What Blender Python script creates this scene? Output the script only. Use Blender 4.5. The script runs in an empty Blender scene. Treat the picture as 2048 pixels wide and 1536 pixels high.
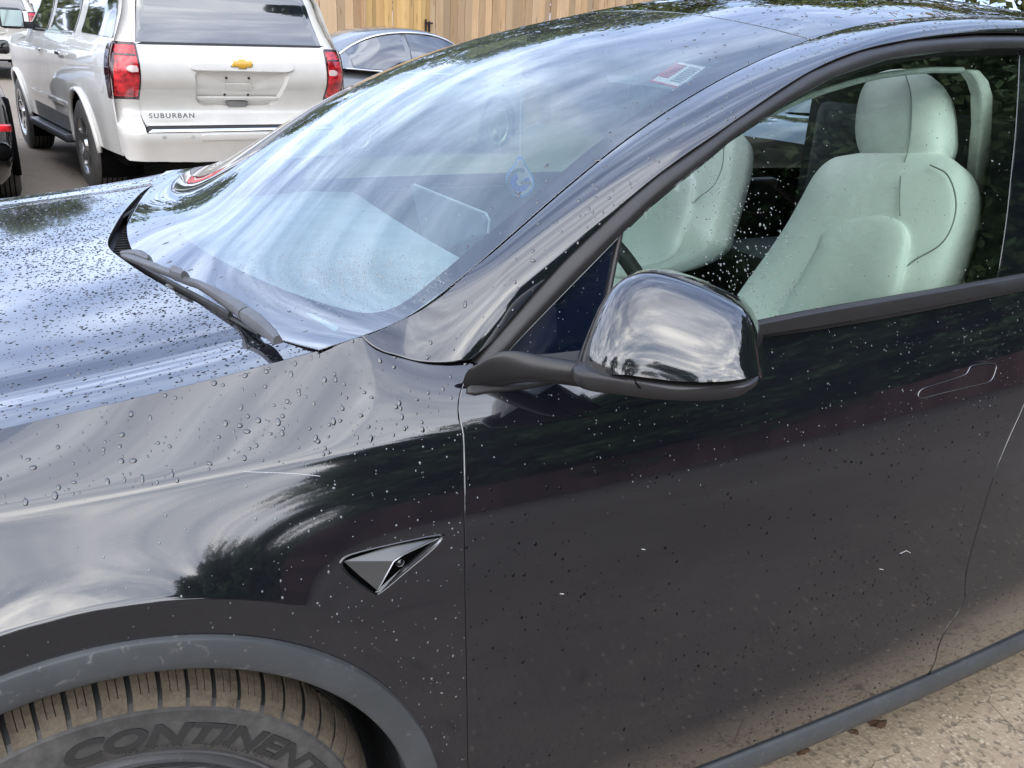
import bpy, bmesh, math, random
import numpy as np
from mathutils import Vector, Matrix, geometry
random.seed(7); RNG = np.random.default_rng(7)
SC = bpy.context.scene
COL = SC.collection
rad = math.radians

# ------------------------------------------------------------------ camera
CAM_POS = np.array([.0387, -1.8753, 1.4569]); CAM_YAW, CAM_PITCH, CAM_ROLL, CAM_F = .4873, .3753, .0503, 1736.4
_fw = np.array([math.sin(CAM_YAW)*math.cos(CAM_PITCH), math.cos(CAM_YAW)*math.cos(CAM_PITCH), -math.sin(CAM_PITCH)])
_r = np.array([math.cos(CAM_YAW), -math.sin(CAM_YAW), 0.]); _u = np.cross(_r, _fw)
_R = _r*math.cos(CAM_ROLL)+_u*math.sin(CAM_ROLL); _U = -_r*math.sin(CAM_ROLL)+_u*math.cos(CAM_ROLL)
cd = bpy.data.cameras.new('camera'); cam = bpy.data.objects.new('camera', cd); COL.objects.link(cam)
cam.matrix_world = Matrix(((_R[0], _U[0], -_fw[0], CAM_POS[0]), (_R[1], _U[1], -_fw[1], CAM_POS[1]), (_R[2], _U[2], -_fw[2], CAM_POS[2]), (0, 0, 0, 1)))
cd.sensor_width = 36; cd.lens = CAM_F/2048*36; cd.clip_end = 1500; cd.clip_start = .05
SC.camera = cam

# ------------------------------------------------------------------ light
SC.view_settings.view_transform = 'Standard'; SC.view_settings.look = 'None'
SC.view_settings.gamma = 1; SC.view_settings.exposure = 0.75; SC.view_settings.use_curve_mapping = False
SUN_EL, SUN_AZ = rad(60), rad(222)     # azimuth measured from +y towards +x
w = bpy.data.worlds.new('World'); SC.world = w; w.use_nodes = True
nt = w.node_tree; nt.nodes.clear()
def wn(t, **k):
    n = nt.nodes.new(t)
    for a, b in k.items(): setattr(n, a, b)
    return n
sky = wn('ShaderNodeTexSky', sky_type='NISHITA', sun_disc=False, sun_elevation=SUN_EL, sun_rotation=SUN_AZ, altitude=100)
tc = wn('ShaderNodeTexCoord'); sep = wn('ShaderNodeSeparateXYZ'); nt.links.new(tc.outputs['Generated'], sep.inputs[0])
def wmath(op, a, b=None, c=None):
    n = wn('ShaderNodeMath', operation=op)
    for i, x in enumerate((a, b, c)):
        if x is None: continue
        if hasattr(x, 'links'): nt.links.new(x, n.inputs[i])
        else: n.inputs[i].default_value = x
    return n.outputs[0]
zz = wmath('MAXIMUM', sep.outputs[2], .0); zd = wmath('ADD', zz, .17)
cx_ = wmath('DIVIDE', sep.outputs[0], zd); cy_ = wmath('DIVIDE', sep.outputs[1], zd)
comb = wn('ShaderNodeCombineXYZ'); nt.links.new(cx_, comb.inputs[0]); nt.links.new(cy_, comb.inputs[1])
mp = wn('ShaderNodeMapping'); mp.inputs['Rotation'].default_value = (0, 0, rad(38)); mp.inputs['Scale'].default_value = (.55, 1.2, 1); mp.inputs['Location'].default_value = (1.7, .6, 0)
nt.links.new(comb.outputs[0], mp.inputs[0])
n1 = wn('ShaderNodeTexNoise'); n1.inputs['Scale'].default_value = .75; n1.inputs['Detail'].default_value = 9; n1.inputs['Roughness'].default_value = .58; n1.inputs['Distortion'].default_value = .7
nt.links.new(mp.outputs[0], n1.inputs['Vector'])
n2 = wn('ShaderNodeTexNoise'); n2.inputs['Scale'].default_value = 2.6; n2.inputs['Detail'].default_value = 8; n2.inputs['Roughness'].default_value = .66; n2.inputs['Distortion'].default_value = .3
mp2 = wn('ShaderNodeMapping'); mp2.inputs['Location'].default_value = (3.1, 7.7, 0); nt.links.new(mp.outputs[0], mp2.inputs[0]); nt.links.new(mp2.outputs[0], n2.inputs['Vector'])
cr = wn('ShaderNodeValToRGB'); cr.color_ramp.elements[0].position = .31; cr.color_ramp.elements[1].position = .50
cr.color_ramp.elements[0].color = (0, 0, 0, 1); cr.color_ramp.elements[1].color = (1, 1, 1, 1)
nt.links.new(n1.outputs[0], cr.inputs[0])
cc = wn('ShaderNodeValToRGB'); e = cc.color_ramp.elements
e[0].position = .34; e[0].color = (4.3, 4.9, 6.4, 1); e[1].position = .66; e[1].color = (15.0, 14.9, 14.8, 1)
m_ = e.new(.5); m_.color = (8.2, 8.6, 9.6, 1)
nt.links.new(n2.outputs[0], cc.inputs[0])
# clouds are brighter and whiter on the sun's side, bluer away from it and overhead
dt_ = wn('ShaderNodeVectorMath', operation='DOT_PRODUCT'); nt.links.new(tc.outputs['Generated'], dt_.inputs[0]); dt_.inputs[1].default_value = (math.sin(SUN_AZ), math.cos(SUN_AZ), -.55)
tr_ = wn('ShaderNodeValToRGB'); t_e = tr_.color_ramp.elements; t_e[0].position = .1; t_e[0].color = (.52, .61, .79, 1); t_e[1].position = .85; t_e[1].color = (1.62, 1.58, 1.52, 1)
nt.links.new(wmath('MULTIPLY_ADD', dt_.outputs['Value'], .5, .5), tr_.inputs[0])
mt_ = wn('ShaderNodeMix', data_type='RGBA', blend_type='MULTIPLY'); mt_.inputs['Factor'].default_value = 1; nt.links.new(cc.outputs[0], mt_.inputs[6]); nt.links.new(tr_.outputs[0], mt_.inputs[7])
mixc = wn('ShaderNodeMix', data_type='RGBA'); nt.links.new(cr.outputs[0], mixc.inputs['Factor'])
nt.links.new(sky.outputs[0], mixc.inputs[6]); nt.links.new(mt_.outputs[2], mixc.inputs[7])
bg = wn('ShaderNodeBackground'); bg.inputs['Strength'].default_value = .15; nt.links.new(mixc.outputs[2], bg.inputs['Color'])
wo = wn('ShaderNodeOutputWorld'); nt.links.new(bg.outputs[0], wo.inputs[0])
w.cycles.sampling_method = 'MANUAL'; w.cycles.sample_map_resolution = 512
sl = bpy.data.lights.new('sun', 'SUN'); sl.energy = .6; sl.angle = rad(75); sl.color = (1, .93, .82)
so = bpy.data.objects.new('sun', sl); COL.objects.link(so)
_sd = Vector((math.sin(SUN_AZ)*math.cos(SUN_EL), math.cos(SUN_AZ)*math.cos(SUN_EL), math.sin(SUN_EL)))
so.rotation_euler = _sd.to_track_quat('Z', 'Y').to_euler(); so.location = (0, 0, 30)
SC.cycles.max_bounces = 10; SC.cycles.transparent_max_bounces = 24; SC.cycles.caustics_reflective = False; SC.cycles.caustics_refractive = False
SC.cycles.sample_clamp_indirect = 6

# ------------------------------------------------------------------ view geometry: pixel of the photograph -> ray
def ray(u, v):
    d = _fw+_R*(u-1024)/CAM_F+_U*(768-v)/CAM_F; return d/np.linalg.norm(d)
def on_y(u, v, y): d = ray(u, v); return CAM_POS+d*(y-CAM_POS[1])/d[1]
def on_x(u, v, x): d = ray(u, v); return CAM_POS+d*(x-CAM_POS[0])/d[0]
def on_z(u, v, z): d = ray(u, v); return CAM_POS+d*(z-CAM_POS[2])/d[2]
def pix(X): d = np.array(X)-CAM_POS; return (1024+CAM_F*(d@_R)/(d@_fw), 768-CAM_F*(d@_U)/(d@_fw))
def hit(u, v, F, t0=.4, t1=5., n=240):
    """first sign change of F along the pixel's ray"""
    d = ray(u, v); ts = np.linspace(t0, t1, n); P = CAM_POS+ts[:, None]*d
    f = F(P[:, 0], P[:, 1], P[:, 2]); k = np.where((f[:-1] > 0) & (f[1:] <= 0))[0]
    if len(k) == 0: k = [int(np.argmin(np.abs(f[:-1])))]
    a, b = ts[k[0]], ts[k[0]+1]
    for _ in range(40):
        m = .5*(a+b); p = CAM_POS+m*d
        if F(p[0:1], p[1:2], p[2:3])[0] > 0: a = m
        else: b = m
    return CAM_POS+.5*(a+b)*d

# ------------------------------------------------------------------ curves
def cs(xs, ys):
    """natural cubic spline with linear ends"""
    xs = np.array(xs, float); ys = np.array(ys, float); n = len(xs)
    A = np.zeros((n, n)); b = np.zeros(n); A[0, 0] = A[-1, -1] = 1; h = np.diff(xs)
    for i in range(1, n-1):
        A[i, i-1] = h[i-1]; A[i, i] = 2*(h[i-1]+h[i]); A[i, i+1] = h[i]
        b[i] = 3*((ys[i+1]-ys[i])/h[i]-(ys[i]-ys[i-1])/h[i-1])
    c = np.linalg.solve(A, b); d = np.diff(c)/(3*h); bb = np.diff(ys)/h-h*(2*c[:-1]+c[1:])/3
    def f(x):
        x = np.asarray(x, float); k = np.clip(np.searchsorted(xs, x)-1, 0, n-2); t = x-xs[k]
        y = ys[k]+t*(bb[k]+t*(c[k]+t*d[k]))
        s1 = bb[-1]+h[-1]*(2*c[-2]+3*d[-1]*h[-1])
        return np.where(x < xs[0], ys[0]+bb[0]*(x-xs[0]), np.where(x > xs[-1], ys[-1]+s1*(x-xs[-1]), y))
    return f
def sstep(a, b, x): t = np.clip((x-a)/(b-a), 0, 1); return t*t*(3-2*t)
def splus(x, w): return w*np.logaddexp(0, np.asarray(x)/w)
def poly_smooth(pts, n=8, closed=False):
    """Catmull-Rom through points (any dim)"""
    P = [np.array(p, float) for p in pts]; out = []
    N = len(P); rng = range(N if closed else N-1)
    for i in rng:
        p1, p2 = P[i], P[(i+1) % N]; p0 = P[i-1] if (i > 0 or closed) else 2*p1-p2; p3 = P[(i+2) % N] if (i+2 < N or closed) else 2*p2-p1
        for k in range(n):
            t = k/n; out.append(.5*((2*p1)+(-p0+p2)*t+(2*p0-5*p1+4*p2-p3)*t*t+(-p0+3*p1-3*p2+p3)*t**3))
    if not closed: out.append(P[-1])
    return np.array(out)
def resample(P, step):
    P = np.array(P, float); d = np.r_[0, np.cumsum(np.linalg.norm(np.diff(P, axis=0), axis=1))]
    n = max(1, int(math.ceil(d[-1]/step))); s = np.linspace(0, d[-1], n+1)
    return np.stack([np.interp(s, d, P[:, i]) for i in range(P.shape[1])], 1)

# ------------------------------------------------------------------ objects
def tag(o, label=None, cat=None, group=None, kind=None):
    if label: o['label'] = label
    if cat: o['category'] = cat
    if group: o['group'] = group
    if kind: o['kind'] = kind
    return o
def empty(name, loc=(0, 0, 0), rz=0, **k):
    o = bpy.data.objects.new(name, None); COL.objects.link(o); o.location = loc; o.rotation_euler = (0, 0, rz); o.empty_display_size = .1
    return tag(o, **k)
def mesh_obj(name, V, F, mat, parent=None, smooth=True, normals=None, fmats=None, M=None):
    me = bpy.data.meshes.new(name); me.from_pydata([tuple(v) for v in V], [], [tuple(int(i) for i in f) for f in F]); me.validate(verbose=False); me.update()
    for m in (mat if isinstance(mat, (list, tuple)) else [mat]): me.materials.append(m)
    if fmats is not None: me.polygons.foreach_set('material_index', np.array(fmats, dtype=np.int32))
    if smooth: me.polygons.foreach_set('use_smooth', [True]*len(me.polygons))
    if normals is not None: me.normals_split_custom_set_from_vertices([tuple(n) for n in normals])
    o = bpy.data.objects.new(name, me); COL.objects.link(o)
    if parent: o.parent = parent
    if M is not None: o.matrix_local = M
    return o
def bm_obj(name, bm, mat, parent=None, smooth=False, angle=None, M=None):
    me = bpy.data.meshes.new(name); bm.normal_update(); bm.to_mesh(me); bm.free()
    for m in (mat if isinstance(mat, (list, tuple)) else [mat]): me.materials.append(m)
    if smooth or angle:
        me.polygons.foreach_set('use_smooth', [True]*len(me.polygons))
        if angle: me.set_sharp_from_angle(angle=rad(angle))
    o = bpy.data.objects.new(name, me); COL.objects.link(o)
    if parent: o.parent = parent
    if M is not None: o.matrix_local = M
    return o
def box(bm, c, s, R=None, mi=0, bevel=0):
    r = bmesh.ops.create_cube(bm, size=1); vs = r['verts']
    bmesh.ops.scale(bm, vec=s, verts=vs)
    if bevel:
        es = list({e for v in vs for e in v.link_edges}); q = bmesh.ops.bevel(bm, geom=es, offset=bevel, segments=2, affect='EDGES', profile=.5)
        vs = list({v for f in q['faces'] for v in f.verts} | {v for v in vs if v.is_valid})
    if R is not None: bmesh.ops.rotate(bm, cent=(0, 0, 0), matrix=R, verts=vs)
    bmesh.ops.translate(bm, vec=c, verts=vs)
    if mi:
        for f in {f for v in vs for f in v.link_faces}: f.material_index = mi
    return vs
def tube_arrays(P, r, n=8, cap=True, flat=None):
    """tube along 3D points; r scalar or list; flat=(a,b) scale of section axes"""
    P = np.array(P, float); N = len(P); r = np.broadcast_to(np.array(r, float), (N,))
    T = np.gradient(P, axis=0); T /= np.linalg.norm(T, axis=1)[:, None]+1e-12
    up = np.array([0, 0, 1.]) if abs(T[0][2]) < .9 else np.array([1., 0, 0])
    V = []; F = []
    a = np.cross(up, T[0]); a /= np.linalg.norm(a)
    fa, fb = flat or (1, 1)
    for i in range(N):
        a = a-(a@T[i])*T[i]; a /= np.linalg.norm(a); b = np.cross(T[i], a)
        for k in range(n):
            t = 2*math.pi*k/n; V.append(P[i]+r[i]*(fa*math.cos(t)*a+fb*math.sin(t)*b))
    for i in range(N-1):
        for k in range(n): F.append((i*n+k, i*n+(k+1) % n, (i+1)*n+(k+1) % n, (i+1)*n+k))
    if cap: F.append(tuple(range(n))[::-1]); F.append(tuple((N-1)*n+k for k in range(n)))
    return V, F
def tube(name, P, r, mat, parent=None, n=8, flat=None):
    V, F = tube_arrays(P, r, n, True, flat); o = mesh_obj(name, V, F, mat, parent); o.data.set_sharp_from_angle(angle=rad(50)); return o
def grid_obj(name, G, mat, parent=None, normals=None, thick=0, closed_v=False, flip=False, smooth=True):
    """G: (n,m,3) grid of points"""
    G = np.array(G, float); n, m = G.shape[:2]; V = G.reshape(-1, 3); F = []
    for i in range(n-1):
        for j in range(m if closed_v else m-1):
            j2 = (j+1) % m; f = (i*m+j, i*m+j2, (i+1)*m+j2, (i+1)*m+j); F.append(f[::-1] if flip else f)
    o = mesh_obj(name, V, F, mat, parent, smooth=smooth)
    if thick:
        md = o.modifiers.new('s', 'SOLIDIFY'); md.thickness = thick; md.offset = -1
    return o
def inside(P, poly):
    x, y = P[:, 0], P[:, 1]; c = np.zeros(len(P), bool); n = len(poly); j = n-1
    for i in range(n):
        xi, yi = poly[i]; xj, yj = poly[j]
        k = ((yi > y) != (yj > y)) & (x < (xj-xi)*(y-yi)/((yj-yi) or 1e-12)+xi); c ^= k; j = i
    return c
PANELS = []
def panel(name, outline, sp, fmap, mat, parent=None, holes=(), flange=.012, lines=(), out=None, edge_mat=None, reg=True, flip_ref=None, round_=.0022):
    """sheet following the surface fmap((n,2))->(n,3), trimmed to the outline (in p,q), with turned-in edges.
    out: function (n,2)->(n,3) outward direction hint"""
    loops = [resample(np.vstack([outline, outline[:1]]), sp*.8)[:-1]]+[resample(np.vstack([h, h[:1]]), sp*.6)[:-1] for h in holes]
    pts = []; edges = []
    for L in loops:
        b = len(pts); pts += list(L); n = len(L); edges += [(b+i, b+(i+1) % n) for i in range(n)]
    nb = len(pts)
    for ln in lines:
        ln = resample(ln, sp*.8); b = len(pts); pts += list(ln); edges += [(b+i, b+i+1) for i in range(len(ln)-1)]
    B = np.array(pts); lo = B.min(0); hi = B.max(0)
    gx = np.arange(lo[0]+sp*.5, hi[0], sp); gy = np.arange(lo[1]+sp*.5, hi[1], sp)
    g = np.stack(np.meshgrid(gx, gy), -1).reshape(-1, 2)
    ok = inside(g, loops[0])
    for L in loops[1:]: ok &= ~inside(g, L)
    g = g[ok]
    keep = np.ones(len(g), bool)
    for i in range(0, len(B), 200):
        d = np.min(np.linalg.norm(g[:, None]-B[None, i:i+200], axis=2), axis=1) if len(g) else np.zeros(0); keep &= d > sp*.45
    g = g[keep]; allp = [Vector((float(a), float(b))) for a, b in pts]+[Vector((float(a), float(b))) for a, b in g]
    vv, ee, ff, ov, _, _ = geometry.delaunay_2d_cdt(allp, edges, [], 0, 1e-7)
    vv = np.array([(a.x, a.y) for a in vv]); ff = np.array([f for f in ff if len(f) == 3])
    cen = vv[ff].mean(1); ok = inside(cen, loops[0])
    for L in loops[1:]: ok &= ~inside(cen, L)
    ff = ff[ok]
    V3 = fmap(vv); e = 1e-4
    du = fmap(vv+[e, 0])-fmap(vv-[e, 0]); dv = fmap(vv+[0, e])-fmap(vv-[0, e])
    N = np.cross(du, dv); N /= np.linalg.norm(N, axis=1)[:, None]+1e-15
    ref = (CAM_POS-V3) if out is None else out(vv)
    if np.sum(N*ref) < 0: N = -N
    fn = np.cross(V3[ff[:, 1]]-V3[ff[:, 0]], V3[ff[:, 2]]-V3[ff[:, 0]])
    sw = np.sum(fn*N[ff[:, 0]], axis=1) < 0; ff[sw] = ff[sw][:, ::-1]
    V = list(V3); NN = list(N); F = [tuple(f) for f in ff]; fm = [0]*len(F)
    if flange:
        used = {}
        cnt = {}
        for f in ff:
            for i in range(3):
                k = (int(f[i]), int(f[(i+1) % 3])); kk = (min(k), max(k)); cnt.setdefault(kk, []).append(k)
        bd = [k[0] for kk, k in cnt.items() if len(k) == 1]
        tang = {}
        for a, b in bd:
            t = V3[b]-V3[a]
            for q in (a, b): tang[q] = tang.get(q, 0)+t/(np.linalg.norm(t)+1e-12)
        side = {q: (lambda w: w/(np.linalg.norm(w)+1e-12))(np.cross(tang[q], N[q])) for q in tang}
        ids = {}
        for q in tang:
            o_ = side[q]; r_ = round_; row = []
            for (so_, si_) in ((0, 0), (.55, .25), (.9, .75), (1.0, 1.3)):
                row.append(len(V)); V.append(V3[q]+o_*r_*so_*.9-N[q]*r_*si_); NN.append((lambda w: w/np.linalg.norm(w))(N[q]*(1-si_/1.3)+o_*(si_/1.3+1e-3)))
            row.append(len(V)); V.append(V3[q]+o_*r_*.9-N[q]*flange); NN.append(o_)
            ids[q] = row
        for a, b in bd:
            for k in range(4):
                F.append((ids[a][k], ids[a][k+1], ids[b][k+1], ids[b][k])); fm.append(1 if (edge_mat and k > 2) else 0)
    o = mesh_obj(name, V, F, [mat]+([edge_mat] if edge_mat else []), parent, True, NN, fm)
    if reg: PANELS.append((name, loops, fmap, o))
    return o
def copy_tree(o, parent=None):
    c = o.copy(); COL.objects.link(c)
    if parent is not None: c.parent = parent
    for ch in [x for x in o.children]: copy_tree(ch, c)
    return c

# ------------------------------------------------------------------ materials
def mat(name, col=(.5, .5, .5), rough=.5, metal=0, coat=0, spec=.5, ior=1.5, coat_ior=1.5, coat_rough=.02, trans=0, emit=None):
    m = bpy.data.materials.new(name); m.use_nodes = True; b = m.node_tree.nodes['Principled BSDF']
    b.inputs['Base Color'].default_value = (*col, 1); b.inputs['Roughness'].default_value = rough; b.inputs['Metallic'].default_value = metal
    b.inputs['Coat Weight'].default_value = coat; b.inputs['Coat IOR'].default_value = coat_ior; b.inputs['Coat Roughness'].default_value = coat_rough
    b.inputs['Specular IOR Level'].default_value = spec; b.inputs['IOR'].default_value = ior; b.inputs['Transmission Weight'].default_value = trans
    m['b'] = 1
    return m
class NT:
    def __init__(s, m): s.m = m; s.t = m.node_tree; s.b = s.t.nodes.get('Principled BSDF'); s.tc = None
    def n(s, t, ins=None, **k):
        x = s.t.nodes.new(t)
        for a, b in k.items(): setattr(x, a, b)
        for a, b in (ins or {}).items(): s.set(x.inputs[a], b)
        return x
    def set(s, inp, v):
        if hasattr(v, 'is_output') and v.is_output: s.t.links.new(v, inp)
        else: inp.default_value = v
    def co(s):
        if not s.tc: s.tc = s.n('ShaderNodeTexCoord')
        return s.tc.outputs['Object']
    def noise(s, scale, detail=4, rough=.5, dist=0, vec=None): return s.n('ShaderNodeTexNoise', {'Scale': scale, 'Detail': detail, 'Roughness': rough, 'Distortion': dist, 'Vector': vec if vec is not None else s.co()}).outputs['Fac']
    def vor(s, scale, vec=None, feature='F1', out='Distance', rnd=1): return s.n('ShaderNodeTexVoronoi', {'Scale': scale, 'Vector': vec if vec is not None else s.co(), 'Randomness': rnd}, feature=feature).outputs[out]
    def ramp(s, fac, stops):
        r = s.n('ShaderNodeValToRGB', {'Fac': fac}); e = r.color_ramp.elements
        while len(e) < len(stops): e.new(.5)
        for i, (p, c) in enumerate(stops): e[i].position = p; e[i].color = (*c, 1) if hasattr(c, '__len__') else (c, c, c, 1)
        return r.outputs[0]
    def mix(s, f, a, b, blend='MIX'):
        x = s.n('ShaderNodeMix', data_type='RGBA', blend_type=blend); s.set(x.inputs['Factor'], f)
        for i, v in (('A', a), ('B', b)):
            s.set([q for q in x.inputs if q.name == i and q.type == 'RGBA'][0], (*v, 1) if isinstance(v, tuple) and len(v) == 3 else v)
        return [q for q in x.outputs if q.type == 'RGBA'][0]
    def math(s, op, a, b=0.): return s.n('ShaderNodeMath', {0: a, 1: b}, operation=op).outputs[0]
    def mapv(s, scale=(1, 1, 1), loc=(0, 0, 0), rot=(0, 0, 0), vec=None): return s.n('ShaderNodeMapping', {'Vector': vec if vec is not None else s.co(), 'Scale': scale, 'Location': loc, 'Rotation': rot}).outputs[0]
    def bump(s, h, strength=.2, dist=.001, normal=None):
        x = s.n('ShaderNodeBump', {'Height': h, 'Strength': strength, 'Distance': dist})
        if normal is not None: s.set(x.inputs['Normal'], normal)
        return x.outputs[0]
    def to(s, name, v): s.set(s.b.inputs[name], v); return s
# ================================================================== the black car: design surfaces
zr = cs([-.6, .0, .474, .982, 1.454, 1.9, 2.3], [.838, .838, .84, .857, .887, .91, .925])
_tk = np.array([-.75, -.68, -.6, -.52, -.44, -.34, -.24, -.12, 0, .06, .12, .2, .3, .4])
_tt = np.array([-.30, -.18, -.08, .0, .035, .035, .03, .10, .235, .345, .48, .62, .78, .9])
_T = cs(_tk, _tt); _ts = np.linspace(-.8, .45, 600); _G = np.r_[0, np.cumsum(.5*(_T(_ts[1:])+_T(_ts[:-1]))*np.diff(_ts))]; _G -= np.interp(0, _ts, _G)
_Gf = cs(_ts[::12], _G[::12])
w0 = cs([-.6, 0, .47, 1.0, 1.65, 2.3], [.930, .931, .934, .938, .932, .90])
ZSH = .957
zA = cs([-.65, -.35, -.058, .054, .177, .319, .374, .45], [.93, .972, 1.011, 1.0245, 1.0415, 1.0655, 1.077, 1.094])   # hood gap height
yA = lambda x: .80-.12*np.maximum(-np.asarray(x)-.1, 0)**2
cc_ = cs([-.6, -.05, .2, .374, .47, .75, 1.0, 1.4], [.6, .75, .55, .32, .28, .18, .05, 0])
def Ydoor(x, z): return w0(x)-_Gf(z-zr(x))
def Ybase(x, z):
    x = np.asarray(x, float); z = np.asarray(z, float)
    rho = np.maximum(np.hypot(x, z-.355), .02); s = rho-.490; sm = splus(s, .0016); f = (rho-sm)/rho
    wgt = 1-sstep(.30, .47, x)
    d = Ydoor(x, z)+(.957-Ydoor(x*f, .355+(z-.355)*f))*wgt*np.exp(-sm/.055)
    return d-.30*splus(-x-.15, .04)**2
_kx = np.linspace(-.20, .37, 13); _ks = []; _cs = []
for _x in _kx:
    _s = float(splus(zA(_x)-ZSH, .003)); _need = float(Ybase(_x, zA(_x))-yA(_x)); _c = float(cc_(_x))
    if _need < _c*_s: _c = max(0., _need/_s); _k = 0.
    else: _k = min(14., (_need-_c*_s)/_s**2)
    _cs.append(_c); _ks.append(_k)
cc_ = cs([-.65, -.4]+list(_kx[::3])+[.47, .75, 1.0, 1.4], [_cs[0], _cs[0]]+list(np.array(_cs)[::3])+[.18, .12, .05, 0])
kk_ = cs([-.65, -.4]+list(_kx[::3])+[.47, .8, 1.2], [_ks[0], _ks[0]]+list(np.array(_ks)[::3])+[1.0, .5, 0])
def Yh(x, z):
    x = np.asarray(x, float); z = np.asarray(z, float); s = splus(z-ZSH, .003)
    f = 1-sstep(.75, 1.15, x)
    return Ybase(x, z)-(cc_(x)*s+kk_(x)*s*s)*f
def side_map(q, off=0.): return np.stack([q[:, 0], -Yh(q[:, 0], q[:, 1])-off, q[:, 1]], 1)
def side_hit(u, v, off=0.): p = hit(u, v, lambda x, y, z: -(y+Yh(x, z)+off)); return np.array([p[0], p[2]])
def sides(pts, off=0.): return np.array([side_hit(u, v, off) for u, v in pts])
# hood
def Zhood(x, y):
    a = np.clip(np.abs(y)/yA(x), 0, 1.2)
    return zA(x)+.012*(1-a**2.4)-.004*np.exp(-((a-.86)/.05)**2)
def hood_map(q): return np.stack([q[:, 0], q[:, 1], Zhood(q[:, 0], q[:, 1])], 1)
def hood_hit(u, v): p = hit(u, v, lambda x, y, z: z-Zhood(x, y)); return np.array([p[0], p[1]])
# side glass
def Yg(x, z): t = z-1.05; return .874-.36*t-.34*t*t-.05*sstep(1.0, .5, x)*1.0-.02*sstep(1.4,2.3,x)
def glass_map(q, off=0.): return np.stack([q[:, 0], -Yg(q[:, 0], q[:, 1])-off, q[:, 1]], 1)
def glass_hit(u, v, off=0.): p = hit(u, v, lambda x, y, z: -(y+Yg(x, z)+off)); return np.array([p[0], p[2]])
def glasses(pts, off=0.): return np.array([glass_hit(u, v, off) for u, v in pts])
# windshield edge
yT = cs([.30, .374, .8, 1.2, 1.45, 1.8, 2.3], [.815, .80, .695, .588, .545, .535, .53])
# ================================================================== materials
def m_paint():
    m = mat('black_paint', (.006, .0065, .010), rough=.12, coat=1, ior=1.55, coat_ior=1.78, coat_rough=.0); g = NT(m)
    g.b.inputs['Roughness'].default_value = .08
    # fine dust film and specks, heavier low on the body
    sp = g.n('ShaderNodeSeparateXYZ', {'Vector': g.co()}).outputs[2]
    low = g.ramp(sp, [(.0, .9), (.35, .75), (.75, .25), (1., .04)])
    n = g.noise(9, 7, .72, .5, g.mapv((.6, 1, 1.3), rot=(0, rad(-14), 0))); st = g.noise(75, 4, .7, .3, g.mapv((.25, 1, 1.1), rot=(0, rad(-16), 0)))
    dust = g.math('MULTIPLY', g.math('MULTIPLY', low, g.ramp(n, [(.38, .05), (.66, 1.)])), g.ramp(st, [(.3, .35), (.75, 1.)]))
    spk = g.ramp(g.vor(170), [(.0, 1), (.055, 1), (.09, 0)]); spk = g.math('MULTIPLY', spk, g.ramp(g.noise(23, 2), [(.5, 0), (.62, 1)]))
    spk = g.math('MULTIPLY', spk, g.ramp(sp, [(.5, 1), (.95, .15)]))
    f = g.math('ADD', g.math('MULTIPLY', dust, .06), g.math('MULTIPLY', spk, .035))
    g.to('Base Color', g.mix(f, (.006, .0065, .010), (.40, .31, .24)))
    g.to('Coat Roughness', g.ramp(g.math('MULTIPLY', low, n), [(.1, .0), (.6, .05)]))
    h = g.noise(3.2, 2, .5); h2 = g.noise(420, 2, .5)
    g.to('Coat Normal', g.bump(h2, .05, .0002, g.bump(h, .12, .0015)))
    return m
def m_glass(name, tint, ior=1.52, refl=1.0, film=0.):
    """sheet of glass: sees through with a tint, mirror-like reflection by Fresnel on both faces"""
    m = bpy.data.materials.new(name); m.use_nodes = True; t = m.node_tree; t.nodes.clear(); g = NT(m)
    fr = g.n('ShaderNodeFresnel', {'IOR': ior}).outputs[0]
    f2 = g.math('MINIMUM', g.math('MULTIPLY', g.math('DIVIDE', g.math('MULTIPLY', fr, 2.), g.math('ADD', fr, 1.)), refl), 1.)
    gl = g.n('ShaderNodeBsdfGlossy', {'Color': (1, 1, 1, 1), 'Roughness': .0})
    h = g.noise(2.5, 2, .5); g.set(gl.inputs['Normal'], g.bump(h, .05, .001))
    tr = g.n('ShaderNodeBsdfTransparent', {'Color': (*tint, 1)})
    mx = g.n('ShaderNodeMixShader', {'Fac': f2}); g.set(mx.inputs[1], tr.outputs[0]); g.set(mx.inputs[2], gl.outputs[0])
    out = mx.outputs[0]
    if film:
        df = g.n('ShaderNodeBsdfDiffuse', {'Color': (.7, .75, .78, 1)})
        nn = g.math('MULTIPLY', g.ramp(g.noise(6, 8, .7), [(.35, .2), (.75, 1.)]), film)
        m2 = g.n('ShaderNodeMixShader', {'Fac': nn}); g.set(m2.inputs[1], out); g.set(m2.inputs[2], df.outputs[0]); out = m2.outputs[0]
    o = g.n('ShaderNodeOutputMaterial'); g.set(o.inputs[0], out)
    return m
def m_plastic(name, c, rough=.55, bumpy=.25, scale=900, dirt=0.):
    m = mat(name, c, rough=rough); g = NT(m)
    n = g.noise(14, 5, .6)
    base = g.mix(g.ramp(n, [(.3, 0.), (.75, 1.)]), tuple(k*.85 for k in c), tuple(min(1, k*1.15) for k in c))
    if dirt:
        sc = g.ramp(g.noise(34, 6, .7, 1.2, g.mapv((1, 1, 1))), [(.60, 0), (.68, 1)])
        base = g.mix(g.math('MULTIPLY', sc, dirt), base, (.30, .29, .27))
    g.to('Base Color', base); g.to('Normal', g.bump(g.noise(scale, 2, .5), bumpy, .0004))
    g.to('Roughness', g.ramp(g.noise(30, 4, .6), [(.3, rough*.85), (.7, min(1, rough*1.15))]))
    return m
PAINT = m_paint()
GAP = mat('gap_black', (.002, .002, .002), rough=.9, spec=.1)
TRIM = m_plastic('satin_black_trim', (.022, .021, .022), .38, .15, 500)
CLAD = m_plastic('grey_cladding_plastic', (.060, .064, .068), .5, .25, 900, .35)
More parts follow.
